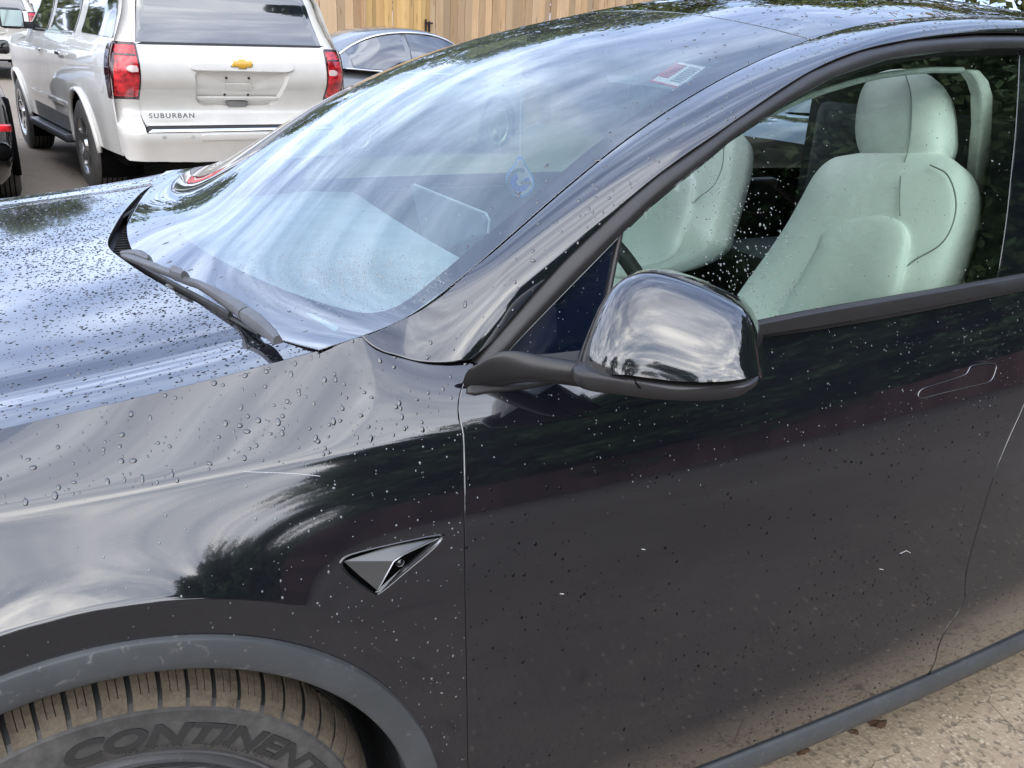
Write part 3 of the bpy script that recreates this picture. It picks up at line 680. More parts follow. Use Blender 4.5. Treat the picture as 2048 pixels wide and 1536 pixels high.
# shoulder blocks: pitch of 54, groove between blocks, two thin sipes in each
rev('tread_base', [(.3215, -.9375), (.330, -.9300), (.3375, -.9190), (.3440, -.9055), (.3480, -.890), (.3505, -.865), (.3515, -.82), (.3505, -.77), (.347, -.73)], RUBBER, 120)
NB = 62; sh = [(.3255, -.9385), (.330, -.9345), (.3375, -.924), (.3440, -.911), (.3490, -.896), (.3520, -.880), (.3530, -.872)]
Gs_ = []; bm = bmesh.new()
def shell(a0, a1, prof, depth=.008, skew=0.):
    k = [[None]*len(prof) for _ in range(4)]
    for i, a in enumerate(np.linspace(a0, a1, 4)):
        for j, (r_, y_) in enumerate(prof):
            aa = a+skew*(j/(len(prof)-1))
            k[i][j] = bm.verts.new((r_*math.sin(aa), y_, r_*math.cos(aa)))
    for i in range(3):
        for j in range(len(prof)-1): bm.faces.new((k[i][j], k[i+1][j], k[i+1][j+1], k[i][j+1]))
    low_ = []
    for i in (0, 3):
        lw = []
        for j, (r_, y_) in enumerate(prof):
            a = np.linspace(a0, a1, 4)[i]+skew*(j/(len(prof)-1)); lw.append(bm.verts.new(((r_-depth)*math.sin(a), y_+depth*.5, (r_-depth)*math.cos(a))))
        for j in range(len(prof)-1):
            f = (k[i][j], k[i][j+1], lw[j+1], lw[j]); bm.faces.new(f if i else f[::-1])
        low_.append(lw)
    for j in (0, len(prof)-1):
        f = (k[0][j], k[1][j], k[2][j], k[3][j], low_[1][j], low_[0][j]); bm.faces.new(f if j else f[::-1])
pitch = 2*math.pi/NB
for b in range(NB):
    a = b*pitch+random.uniform(-.004, .004); g_ = .0165*random.uniform(.85, 1.15)
    e0, e1 = a+g_, a+pitch-g_*.2; w3 = (e1-e0)/3; sp_ = .0017
    # lower part of the block is whole, upper part split by the sipes
    shell(e0, e1, sh[:3], .008, 0.)
    for q in range(3):
        shell(e0+q*w3+(sp_ if q else 0), e0+(q+1)*w3-(sp_ if q < 2 else 0), sh[2:], .008, -.012)
bmesh.ops.recalc_face_normals(bm, faces=bm.faces[:])
o = bm_obj('tread_shoulder', bm, TD, wheel); o.data.polygons.foreach_set('use_smooth', [False]*len(o.data.polygons)); tag(o, kind='stuff')
bm = bmesh.new()
for rib in ([(.3535, -.862), (.3555, -.845), (.356, -.825)], [(.356, -.81), (.3555, -.79), (.354, -.77)], [(.353, -.757), (.350, -.74), (.344, -.725)]):
    for b in range(66):
        a = b*2*math.pi/66; shell(a+.006, a+2*math.pi/66-.006, rib, .008, -.05)
bmesh.ops.recalc_face_normals(bm, faces=bm.faces[:]); o = bm_obj('tread_rib', bm, TDK, wheel); tag(o, kind='stuff')
# raised lettering on the sidewall
def text_mesh(txt, size=1., bold=0., shear=0., extrude=.0, res=3):
    c = bpy.data.curves.new('lettering', 'FONT'); c.body = txt; c.size = size; c.offset = bold; c.shear = shear; c.extrude = extrude; c.resolution_u = res
    o = bpy.data.objects.new('t', c); COL.objects.link(o); dg = bpy.context.evaluated_depsgraph_get(); me = bpy.data.meshes.new_from_object(o.evaluated_get(dg))
    bpy.data.objects.remove(o); return me
def bend_text(name, txt, size, r0, a_start, y_, m, width, parent=wheel, ysl=0., bold=0., shear=0., ext=.0015):
    me = text_mesh(txt, size, bold, shear, ext); vs = np.array([v.co[:] for v in me.vertices]); w_ = vs[:, 0].max()-vs[:, 0].min(); x0 = vs[:, 0].min()
    bm = bmesh.new(); bm.from_mesh(me); bmesh.ops.triangulate(bm, faces=bm.faces[:]); bmesh.ops.subdivide_edges(bm, edges=[e for e in bm.edges if e.calc_length() > size*.35], cuts=1)
    for v in bm.verts:
        a = a_start+(v.co.x-x0)/w_*width; r_ = r0+v.co.y; v.co = Vector((r_*math.sin(a), y_-v.co.z-ysl*abs(v.co.y-size*.35)*-1, r_*math.cos(a)))
    o = bm_obj(name, bm, m, parent); return o
LT = m_plastic('raised_letter_rubber', (.030, .029, .029), .55, .3, 400)
def wa(u, v): q = on_y(u, v, -.944); return math.atan2(q[0], q[2]-.355)
_a0, _a9 = wa(118, 1500), wa(672, 1500)
bend_text('lettering', 'CONTINENTAL', .0415, .2755, _a0, -.9440, LT, (_a9-_a0)*11/8.75, bold=.0016, shear=.2)
bend_text('small_lettering', 'PRO CONTACT TX   ALL SEASON', .0065, .268, rad(2), -.9430, TY, rad(44), ext=.0012)
rev('rim_lip', [(.262, -.915), (.2575, -.930), (.2545, -.934), (.251, -.9335), (.247, -.928), (.240, -.915), (.235, -.88), (.22, -.76)], m_plastic('rim_grey', (.10, .10, .105), .35, .1), 120)
COVER = m_plastic('wheel_cover_grey', (.075, .078, .082), .45, .1, 500, .3)
rev('wheel_cover', [(.243, -.921), (.236, -.927), (.215, -.929), (.19, -.925), (.1, -.92), (.001, -.918)], COVER, 90)
for k in range(5):
    a0 = rad(14+72*k); bm = bmesh.new()
    q = [(.232, a0-.30, -.930), (.232, a0+.32, -.930), (.10, a0+.34, -.938), (.06, a0-.1, -.938), (.205, a0-.1, -.941)]
    vs = [bm.verts.new((r_*math.sin(a), y_, r_*math.cos(a))) for r_, a, y_ in q]
    for f in ((0, 4, 1), (1, 4, 2), (4, 3, 2), (0, 3, 4)): bm.faces.new([vs[i] for i in f])
    bm_obj('cover_spoke', bm, COVER, wheel)
rev('valve_lip', [(.2315, -.929), (.2295, -.933), (.2275, -.929)], CHROME, 90)
# ---- far-side body, so that nothing is open from a step aside
G = [[(x, Yh(x, z), z) for z in np.linspace(.24, 1.03, 14)] for x in np.linspace(.48, 3.4, 24)]
grid_obj('far_doors', G, PAINT, car)
G = [[pil_map(np.array([[x, k]]))[0]*[1, -1, 1] for k in np.linspace(0, 1.0, 8)] for x in np.linspace(.40, 3.3, 50)]
grid_obj('far_pillar_and_rail', G, PAINT, car)
G = [[(x, Yg(x, z)-.003, z) for z in np.linspace(1.03, 1.0, 2)] for x in (.6, 2.4)]
fx_ = np.linspace(.56, 2.4, 24); G = [[(x, Yg(x, z0)-.004, z0) for z0 in np.linspace(1.03, float(Dz(x)), 6)] for x in fx_]
grid_obj('far_side_window', G, SG2, car)

G = [[(3.38, -.88*k, z) for k in (1, .5, 0, -.5, -1)] for z in (.24, 1.12)]; grid_obj('tail_panel', G, PAINT, car)
G = [[(3.25, -.70*k, z) for k in (1, .5, 0, -.5, -1)] for z in (1.10, 1.44)]; grid_obj('tail_glass', G, GLOSSBLK, car)
# ---- cowl, wipers
wo_ = lambda off: (lambda q: ws_map(q, off))
def wsp(u, v, off): return ws_map(inv(wo_(off), u, v, (-1, .3), (1, 1.6))[None], off)[0]
G = []
for s in np.linspace(-.97, .97, 60):
    b = ws_map(np.array([[s, .34]]))[0]; y = b[1]; xh = float(xb(min(abs(y), .80))); zh = float(Zhood(xh, y))
    row = [(xh-.03, y, zh-.006), (xh-.028, y, zh-.030), (xh+.01, y, zh-.045), (.5*(xh+b[0]), y, .5*(zh+b[2])-.04), (b[0]-.004, y, b[2]-.022), (b[0]+.004, y, b[2]-.004)]
    G.append(row)
o = grid_obj('cowl_panel', G, TRIM, car)
bm = bmesh.new()
for s in np.linspace(-.93, .97, 70):
    b = ws_map(np.array([[s, .34]]))[0]; y = b[1]; xh = float(xb(min(abs(y), .80))); zh = float(Zhood(xh, y))
    d = (b[0]-xh)
    box(bm, (xh+d*.45, y, zh-.034), (d*.7, .004, .012), Matrix.Rotation(.0, 3, 'Z'))
tag(bm_obj('cowl_louvre', bm, RUBBER, car), kind='stuff')
def blade(name, path, w_, h_, m, parent, off):
    """flat bar along image path lying off the glass; w_ list of half widths across, h_ thickness"""
    off = -off; C_ = np.array([wsp(u, v, off) for u, v in path]); W_ = np.array(w_)*.82
    T = np.gradient(C_, axis=0); T /= np.linalg.norm(T, axis=1)[:, None]
    G = []
    for i in range(len(C_)):
        q = inv(wo_(off), *path[i], (-1, .3), (1, 1.6)); e = 1e-3
        n = np.cross(ws_map((q+[e, 0])[None])[0]-ws_map((q-[e, 0])[None])[0], ws_map((q+[0, e])[None])[0]-ws_map((q-[0, e])[None])[0]); n /= np.linalg.norm(n); n *= np.sign(n[2])
        b = np.cross(n, T[i]); b /= np.linalg.norm(b); ww = W_[i]; hh = h_[i] if hasattr(h_, '__len__') else h_
        sec = [(-1, -.6), (-1, .35), (-.75, .8), (-.2, 1), (.4, 1), (.85, .6), (1, .1), (1, -.6)]
        G.append([C_[i]+b*ww*a+n*hh*c for a, c in sec])
    V = np.array(G); n_, m_ = V.shape[:2]
    o = grid_obj(name, V, m, parent, closed_v=True)
    bm = bmesh.new(); bm.from_mesh(o.data); bm.verts.ensure_lookup_table()
    bm.faces.new([bm.verts[k] for k in range(m_)]); bm.faces.new([bm.verts[(n_-1)*m_+k] for k in range(m_)]); bmesh.ops.recalc_face_normals(bm, faces=bm.faces[:]); bm.to_mesh(o.data); bm.free()
    o.data.set_sharp_from_angle(angle=rad(38)); return o
wip = empty('wiper', (0, 0, 0)); wip.parent = car
blade('wiper_arm', [(352, 552), (372, 561), (400, 570), (425, 583), (452, 600), (480, 618), (492, 628)], [.006, .007, .0075, .0095, .0115, .0125, .0130], [.006, .007, .007, .008, .009, .010, .010], WIPER, wip, .020)
blade('wiper_arm_head', [(494, 629), (510, 640), (528, 655), (545, 670), (556, 682)], [.0130, .0128, .011, .009, .007], [.010, .011, .011, .009, .007], WIPER, wip, .020)
blade('wiper_blade', [(247, 515), (280, 533), (320, 556), (360, 578), (400, 599), (440, 622), (462, 634)], [.005]*7, [.008]*7, RUBBER, wip, .008)
blade('wiper_spoiler', [(250, 512), (285, 524), (320, 538), (352, 551), (372, 561)], [.009, .010, .009, .008, .0075], .006, WIPER, wip, .017)
blade('blade_end_cap', [(246, 512), (262, 510), (280, 511), (296, 520), (300, 524)], [.006, .010, .012, .009, .003], .010, WIPER, wip, .016)
blade('wiper_clip', [(350, 545), (358, 549), (372, 556)], [.011, .012, .008], .012, WIPER, wip, .024)
P = [wsp(u, v, -.006) for u, v in ((330, 562), (380, 590), (430, 618), (470, 640), (520, 668))]
tube('washer_hose', poly_smooth(P, 4), .004, RUBBER, wip, 6)
bm = bmesh.new(); box(bm, wsp(342, 575, -.006), (.016, .022, .010), bevel=.003); bm_obj('washer_nozzle', bm, WIPER, wip)
def mirror_pt(p): return np.array(p)*[1, -1, 1]
# far wiper: head, arm and blade lie in the cowl on the far side
wip2 = empty('wiper', (0, 0, 0)); wip2.parent = car
def cowlp(u, v, z): return on_z(u, v, z)
P = [cowlp(u, v, 1.035) for u, v in ((213, 425), (222, 418), (232, 411), (243, 407), (253, 410))]
V, F = tube_arrays(poly_smooth(P, 3), np.interp(np.arange(13), [0, 3, 8, 12], [.008, .016, .020, .012]), 10, True, (1, .55)); o = mesh_obj('wiper_arm_head', V, F, WIPER, wip2)
V, F = tube_arrays(poly_smooth([cowlp(u, v, 1.045) for u, v in ((250, 410), (262, 398), (280, 386), (300, 378))], 4), .008, 8, True, (1, .7)); mesh_obj('wiper_arm', V, F, WIPER, wip2)
for k, off in enumerate((0, 7, 13)):
    tube('wiper_blade', poly_smooth([cowlp(u+off*.9, v+off*.75, 1.032+.004*k) for u, v in ((205, 440), (225, 430), (250, 414), (275, 399), (298, 387))], 4), .0035, RUBBER, wip2, 6)
tube('wiper_link', poly_smooth([cowlp(u, v, 1.03) for u, v in ((192, 440), (204, 428), (215, 420))], 4), .004, WIPER, wip2, 6)

# ---- interior
def pillow(name, px, plane, depth, m, parent, n_r=14, pw=2.4, back=.05, cen=None, sub=5):
    """cushion whose outline lies in a leaning plane (point, normal) and swells toward the viewer side"""
    p0, nn = np.array(plane[0]), np.array(plane[1], float); nn /= np.linalg.norm(nn)
    pts = []
    for q in px:
        if len(q) == 3: pts.append(np.array(q, float)); continue
        r_ = ray(*q); pts.append(CAM_POS+r_*(((p0-CAM_POS)@nn)/(r_@nn)))
    P = poly_smooth(pts, sub, True); c = P.mean(0) if cen is None else np.array(cen)
    G = [[c+(q-c)*r_+nn*depth*(1-min(1, r_)**pw)**.5 for q in P] for r_ in np.sin(np.linspace(0, math.pi/2, n_r))]
    G += [[c+(q-c)*.985-nn*back*.5 for q in P], [c+(q-c)*.93-nn*back for q in P], [c-nn*back for q in P]]
    return grid_obj(name, G, m, parent, closed_v=True)
SEATN = np.array([-.90, 0, .32]); SP = (1.66, -.37, 1.10)
def m_leather(name, c):
    m = mat(name, c, .45); g = NT(m)
    g.to('Base Color', g.mix(g.ramp(g.noise(5, 4, .6), [(.3, 0), (.7, 1)]), tuple(k*.93 for k in c), c))
    w_ = g.noise(7, 3, .5, 1.0); g.to('Normal', g.bump(g.vor(700), .12, .0003, g.bump(w_, .35, .010))); return m
LEATH = m_leather('white_seat_leather', (.95, .95, .93))
STITCH = mat('seat_seam', (.30, .32, .30), .8)
seat = empty('front_seat', (0, 0, 0)); seat.parent = car
back_px = [(1700, 312), (1668, 322), (1640, 350), (1612, 400), (1578, 460), (1530, 530), (1478, 602), (1440, 660), (1500, 705), (1700, 700), (1850, 660), (1885, 590), (1915, 500), (1934, 420), (1936, 365), (1920, 330), (1880, 308), (1800, 300)]
pl = (SP, SEATN)
pillow('backrest', back_px, pl, .075, LEATH, seat, 16, 2.6, .09)
hr_px = [(1760, 150), (1731, 182), (1718, 240), (1720, 295), (1743, 331), (1800, 350), (1856, 336), (1892, 305), (1897, 250), (1888, 188), (1862, 152), (1812, 140)]
pillow('headrest', hr_px, ((1.745, -.37, 1.32), SEATN), .055, LEATH, seat, 14, 2.8, .05)
pad_px = [(1632, 500), (1650, 462), (1695, 440), (1755, 430), (1800, 443), (1816, 475), (1808, 530), (1785, 610), (1740, 680), (1580, 690), (1560, 640), (1600, 560)]
pillow('lumbar_pad', pad_px, ((SP[0]-.062, SP[1], SP[2]+.02), SEATN), .022, LEATH, seat, 10, 3.5, .02)
def on_plane(u, v, p0, nn): r_ = ray(u, v); nn = nn/np.linalg.norm(nn); return CAM_POS+r_*(((np.array(p0)-CAM_POS)@nn)/(r_@nn))
def seam(px, fwd, r_=.0016): tube('seam', poly_smooth([on_plane(u, v, np.array(SP)+SEATN*fwd, SEATN) for u, v in px], 5), r_, STITCH, seat, 5)
seam([(1801, 352), (1799, 400), (1800, 432)], .078); seam([(1607, 440), (1612, 480), (1625, 530)], .060)
seam([(1860, 330), (1895, 350), (1912, 400), (1905, 450), (1880, 490), (1830, 520), (1800, 545)], .055)
seam([(1590, 470), (1560, 520), (1510, 590), (1490, 610)], .035)
tube('seam', poly_smooth([on_plane(u, v, np.array((1.745, -.37, 1.32))+SEATN*.057, SEATN) for u, v in ((1810, 146), (1822, 190), (1822, 250), (1816, 300), (1802, 345))], 5), .0014, STITCH, seat, 5)
cush = empty('seat_cushion', (0, 0, 0)); 
bpy.data.objects.remove(cush)
bm = bmesh.new(); box(bm, (1.33, -.37, .70), (.56, .50, .17), bevel=.06); bm_obj('cushion', bm, LEATH, seat, smooth=True)
s2_ = copy_tree(seat, car); s2_.location = (0.02, .74, 0)
# rear bench and floor, door cards, an added dark wall, seen through the glass
bm = bmesh.new(); box(bm, (2.42, 0, .72), (.5, 1.3, .18), bevel=.05); box(bm, (2.66, 0, 1.02), (.14, 1.3, .6), bevel=.05); bm_obj('rear_bench', bm, DARKINT, car, angle=40)
bm = bmesh.new(); box(bm, (1.6, 0, .32), (2.4, 1.7, .02)); bm_obj('cabin_floor', bm, CARPET, car); bm = bmesh.new(); box(bm, (2.62, 0, .9), (.02, 1.36, 1.2)); bm_obj('added_dark_wall', bm, CARPET, car)  # the dark rear wall is added to hide the sky behind the seats
G = [[(x, -.80, z) for z in (.3, .99)] for x in (.7, 1.62)]
for c_, w_ in (((1.2, -.80, .66), 1.05), ((1.2, .80, .66), 1.05), ((2.2, -.80, .66), .8), ((2.2, .80, .66), .8)):
    bm = bmesh.new(); box(bm, c_, (w_, .045, .68), bevel=.01); bm_obj('door_card', bm, DARKINT, car)
# white pillar trim with the belt, seen behind the driver's seat
bel = [(1925, 140), (1948, 139), (1966, 160), (1975, 190), (1972, 300), (1955, 450), (1930, 556), (1884, 556), (1918, 480), (1940, 370), (1952, 250), (1951, 190), (1943, 165)]
P = [on_y(u, v, -.60) for u, v in bel]
o = mesh_obj('pillar_trim', P, [tuple(range(len(P)))], CREAM, car, smooth=False); md = o.modifiers.new('s', 'SOLIDIFY'); md.thickness = .03; md.offset = 0
mdb = o.modifiers.new('b', 'BEVEL'); mdb.width = .006; mdb.segments = 2
hdl = [(1925, 140), (1900, 140), (1850, 141), (1760, 152), (1680, 172), (1600, 200), (1520, 240)]
P = [on_y(u, v, -.61) for u, v in hdl]; tube('header_trim', poly_smooth(P, 4), .006, CREAM2, car, 8, )
P = [on_y(u, v, -.58) for u, v in ((1928, 340), (1905, 420), (1875, 500), (1858, 556))]; tube('seat_belt', poly_smooth(P, 4), .012, DARKINT, car, 6, (1, .15))
# far door frame pillar seen against the light, olive outdoors shows between
for a, b in (((1690, 185), (1590, 330)), ((1610, 330), (1560, 520))): pass
P = [np.array([2.02-.0, .80, .95]), np.array([1.93, .72, 1.22]), np.array([1.85, .64, 1.47])]
tube('far_b_pillar', P, .05, DARKINT, car, 8)
# steering wheel
sw = empty('steering_wheel', (0, 0, 0)); sw.parent = car
cw, rw_ = np.array([1.055, -.38, .955]), .180
A_ = np.linspace(0, 2*math.pi, 49); tl_ = rad(24)
ring = [cw+rw_*(np.array([0, -1, 0])*math.cos(a)+np.array([-math.sin(tl_), 0, math.cos(tl_)])*-math.sin(a)*-1) for a in A_]
tube('rim', ring, .0155, RUBBER, sw, 12)
for a in (0, math.pi, -math.pi/2):
    e_ = cw+rw_*(np.array([0, -1, 0])*math.cos(a)+np.array([-math.sin(tl_), 0, math.cos(tl_)])*math.sin(a)); tube('spoke', [cw-np.array([.03, 0, .02]), e_], .014, RUBBER, sw, 8, (1, .6))
bm = bmesh.new(); bmesh.ops.create_uvsphere(bm, u_segments=20, v_segments=12, radius=.055); bmesh.ops.scale(bm, vec=(.5, 1, 1), verts=bm.verts); bmesh.ops.translate(bm, vec=cw-np.array([.035, 0, .02]), verts=bm.verts); bm_obj('hub', bm, RUBBER, sw, smooth=True)
tube('column', [cw-np.array([.03, 0, .02]), cw-np.array([.30, 0, .12])], .035, DARKINT, sw, 10)
# dashboard: pale top, thin light trim and dark lower part
DASH = m_plastic('dash_top', (.66, .72, .73), .7, .15, 500)
G = []
for y in np.linspace(-.74, .74, 40):
    xs_ = .34+.10*(abs(y)/.8)**3; bow = .03*(1-(y/.75)**2)
    G.append([(xs_-.12, y, .985), (xs_+.1, y, 1.0), (.70-bow, y, 1.012), (.84-bow, y, 1.005), (.875-bow, y, .985), (.885-bow, y, .955)])
grid_obj('dashboard_top', G, DASH, car)
G = [[(p[5][0]-.002, p[5][1], .958), (p[5][0]+.012, p[5][1], .950), (p[5][0]+.012, p[5][1], .925), (p[5][0]-.02, p[5][1], .90)] for p in G]
grid_obj('dashboard_trim', G, CREAM, car)
bm = bmesh.new(); box(bm, (.72, 0, .72), (.30, 1.5, .40), bevel=.04); bm_obj('dashboard_lower', bm, DARKINT, car)
bm = bmesh.new(); box(bm, (1.25, 0, .55), (.9, .24, .28), bevel=.03); bm_obj('centre_console', bm, CREAM2, car)
scr = [on_x(u, v, .90) for u, v in ((829, 369), (972, 427), (979, 440), (976, 466), (862, 510))]
o = mesh_obj('touch_screen', scr, [tuple(range(5))], m_plastic('screen_back', (.13, .15, .17), .35), car, smooth=False); md = o.modifiers.new('s', 'SOLIDIFY'); md.thickness = .012
md = o.modifiers.new('b', 'BEVEL'); md.width = .003; md.segments = 2
tube('screen_rim', [scr[0], scr[1], scr[2], scr[3]], .003, CREAM2, car, 6)
# rear-view mirror at the top centre
bm = bmesh.new(); box(bm, (1.10, .02, 1.405), (.03, .24, .065), bevel=.012); box(bm, (1.07, .02, 1.45), (.06, .03, .06), bevel=.01); bm_obj('rear_view_mirror', bm, DARKINT, car, angle=40)
for y in (-.38, .38):
    P = [(1.28, y-.18, 1.455), (1.28, y+.18, 1.455), (1.12, y+.18, 1.40), (1.12, y-.18, 1.40)]
    o = mesh_obj('sun_visor', P, [(0, 1, 2, 3)], CREAM2, car, smooth=False); o.modifiers.new('s', 'SOLIDIFY').thickness = .015
# ---- stickers on the windshield
def sheet(name, px, off, m, parent, fm=None):
    P = [wsp(u, v, off) for u, v in px]; return mesh_obj(name, P, [tuple(range(len(P)))], m, parent, smooth=False)
PAPER = mat('paper_white', (.80, .78, .74), .6); REDP = mat('print_red', (.55, .06, .07), .6); CYANP = mat('vin_plate', (.34, .50, .52), .4); INK = mat('print_ink', (.10, .14, .16), .6)
st = sheet('inspection_sticker', [(1297, 162), (1353, 175), (1412, 134), (1356, 124)], .0024, PAPER, car)
def bil(a, b, Q): p = [np.array(q, float) for q in Q]; return tuple((p[0]*(1-a)+p[1]*a)*(1-b)+(p[3]*(1-a)+p[2]*a)*b)
SQ = [(1297, 162), (1353, 175), (1412, 134), (1356, 124)]
for i in range(7):
    b0 = .30+i*.095; q = [bil(a, b, SQ) for a, b in ((.04, b0), (.40, b0), (.40, b0+.055), (.04, b0+.055))]; sheet('printed_bar', q, .0014, REDP, st)
for i in range(8):
    b0 = .22+i*.09; q = [bil(a, b, SQ) for a, b in ((.52, b0), (.92, b0), (.92, b0+.04), (.52, b0+.04))]; sheet('printed_bar', q, .0014, mat('sticker_grey', (.30, .38, .36), .6) if i == 0 else bpy.data.materials['sticker_grey'], st)
for q in ([(0, 0), (1, 0), (1, .06), (0, .06)], [(.0, .0), (.04, 0), (.04, 1), (.0, 1)]): sheet('printed_border', [bil(a, b, SQ) for a, b in q], .0014, REDP, st)
VQ = [(611, 627), (669, 663), (678, 655), (622, 626)]
vp = sheet('vin_label', VQ, .0024, CYANP, car)
for i in range(9):
    a0 = .10+i*.085
    for (a, b, c_, d_) in ((a0, .30, a0+.05, .45), (a0, .30, a0+.018, .8), (a0+.03, .55, a0+.055, .8)): sheet('vin_character', [bil(*q, VQ) for q in ((a, b), (c_, b), (c_, d_), (a, d_))], .0014, PAPER, vp)

# ---- air freshener hanging from the rear-view mirror (a thing of its own)
fr = empty('air_freshener', (1.03, 0, 1.11), label='blue drop-shaped air freshener hanging on a white cord behind the windshield', cat='air freshener')
YF = .0
def fp(u, v, dy=0.): return on_y(u, v, YF+dy)-np.array([1.03, 0, 1.11])
BLUE = mat('freshener_blue', (.01, .14, .75), .5); LBL = mat('freshener_pale_blue', (.05, .42, .95), .5)
dc = np.array([1040, 361.])
drop = [(1040, 312), (1047, 318), (1050, 326), (1060, 343), (1067, 358), (1067, 374), (1058, 387), (1042, 394), (1026, 390), (1016, 377), (1012, 362), (1016, 345), (1027, 331), (1033, 322), (1034, 316)]
def flat(name, px, m, dy, sub=3, th=.003, parent=fr):
    P = poly_smooth([fp(u, v, dy) for u, v in px], sub, True) if sub else [fp(u, v, dy) for u, v in px]
    o = mesh_obj(name, P, [tuple(range(len(P)))], m, parent, smooth=False); md = o.modifiers.new('s', 'SOLIDIFY'); md.thickness = th; md.offset = 0; return o
flat('drop_body', drop, LBL, 0, 3)
flat('drop_field', [tuple(dc+(np.array(q)-dc)*.88) for q in drop], PAPER, -.004, 3, .002)
ringc = np.array([1040, 364.]);
A_ = np.linspace(rad(60), rad(335), 26)
cout = [tuple(ringc+[19*math.sin(a)*1.0, -19*math.cos(a)]) for a in A_]; cin = [tuple(ringc+[8*math.sin(a), -8*math.cos(a)]) for a in A_[::-1]]
flat('letter_c', cout+cin, BLUE, -.0065, 0, .002)
flat('bar', [(1042, 362), (1062, 362), (1062, 369), (1042, 369)], mat('freshener_brown', (.16, .13, .09), .6), -.0085, 0, .002)
for i in range(15):
    a = rad(200+i*12.5); c_ = ringc+[24*math.sin(a), -24*math.cos(a)]; t_ = np.array([math.cos(a), math.sin(a)])*2.0; n_ = np.array([math.sin(a), -math.cos(a)])*3.4
    flat('spoke_mark', [tuple(c_-t_-n_), tuple(c_+t_-n_), tuple(c_+t_+n_), tuple(c_-t_+n_)], INK, -.0065, 0, .002)
tube('cord', [fp(1043, 168), fp(1041, 240), fp(1040, 314)], .0016, PAPER, fr, 6)
# ================================================================== setting
def m_ground():
    m = mat('gravelly_asphalt', (.2, .18, .16), .95, spec=.2); g = NT(m)
    o_ = g.co(); big = g.noise(.35, 4, .6); mid_ = g.noise(2.4, 6, .65); fine = g.noise(60, 6, .7); gr = g.noise(330, 3, .7)
    st = g.vor(95, out='Color'); sd = g.vor(95); st2 = g.n('ShaderNodeSeparateColor', {'Color': st}).outputs[0]
    base = g.mix(g.ramp(mid_, [(.3, 0), (.7, 1)]), (.31, .24, .165), (.42, .335, .24))
    base = g.mix(g.ramp(fine, [(.35, 0), (.7, .8)]), base, (.46, .375, .275))
    base = g.mix(g.math('MULTIPLY', g.ramp(st2, [(.70, 0), (.78, 1)]), g.ramp(sd, [(.35, 1), (.5, 0)])), base, (.47, .40, .30))
    base = g.mix(g.math('MULTIPLY', g.ramp(st2, [(.10, 1), (.16, 0)]), .6), base, (.12, .10, .08))
    # the lot further out is greyer, worn asphalt
    sp = g.n('ShaderNodeSeparateXYZ', {'Vector': o_}); dst = g.math('ADD', sp.outputs[1], g.math('MULTIPLY', mid_, .9))
    far_ = g.ramp(g.math('MULTIPLY', g.math('ADD', dst, 1.2), .4), [(.25, 0), (.95, 1)])
    asp = g.mix(g.ramp(g.noise(26, 7, .75), [(.3, 0), (.7, 1)]), (.15, .122, .095), (.23, .19, .15))
    asp = g.mix(g.ramp(big, [(.4, 0), (.65, .55)]), asp, (.31, .275, .235))
    behind = g.ramp(g.math('MULTIPLY', sp.outputs[1], -.3), [(.325, 0), (.385, 1)])
    asp = g.mix(behind, g.mix(.45, asp, (.34, .29, .235)), g.mix(.5, asp, (.055, .05, .045)))
    col = g.mix(g.math('MAXIMUM', far_, behind), base, asp)
    stain = g.ramp(g.noise(7, 5, .6, .8), [(.62, 0), (.70, .6)])
    col = g.mix(stain, col, (.07, .06, .05))
    cw_ = g.vor(9, vec=g.mapv((1, 1, 1), vec=None), feature='DISTANCE_TO_EDGE'); crk = g.math('MULTIPLY', g.ramp(cw_, [(.0, 1), (.018, 0)]), g.ramp(g.noise(5, 2), [(.5, 0), (.6, .8)]))
    col = g.mix(crk, col, (.08, .07, .055))
    g.to('Base Color', col)
    hgt = g.math('ADD', g.math('MULTIPLY', sd, .8), g.math('ADD', g.math('MULTIPLY', fine, 1.2), g.math('MULTIPLY', gr, .7)))
    g.to('Normal', g.bump(hgt, .5, .005)); return m
GM_ = m_ground()
xs_ = [-300, -60, -20, -8]+list(np.linspace(-4, 6, 21))+[10, 20, 60, 300]; ys_ = [-300, -60, -20, -8]+list(np.linspace(-4, 8, 25))+[12, 20, 40, 80, 300]
G = [[(x, y, 0.) for y in ys_] for x in xs_]; g_ = grid_obj('ground', G, GM_, smooth=False, flip=True); tag(g_, kind='structure')
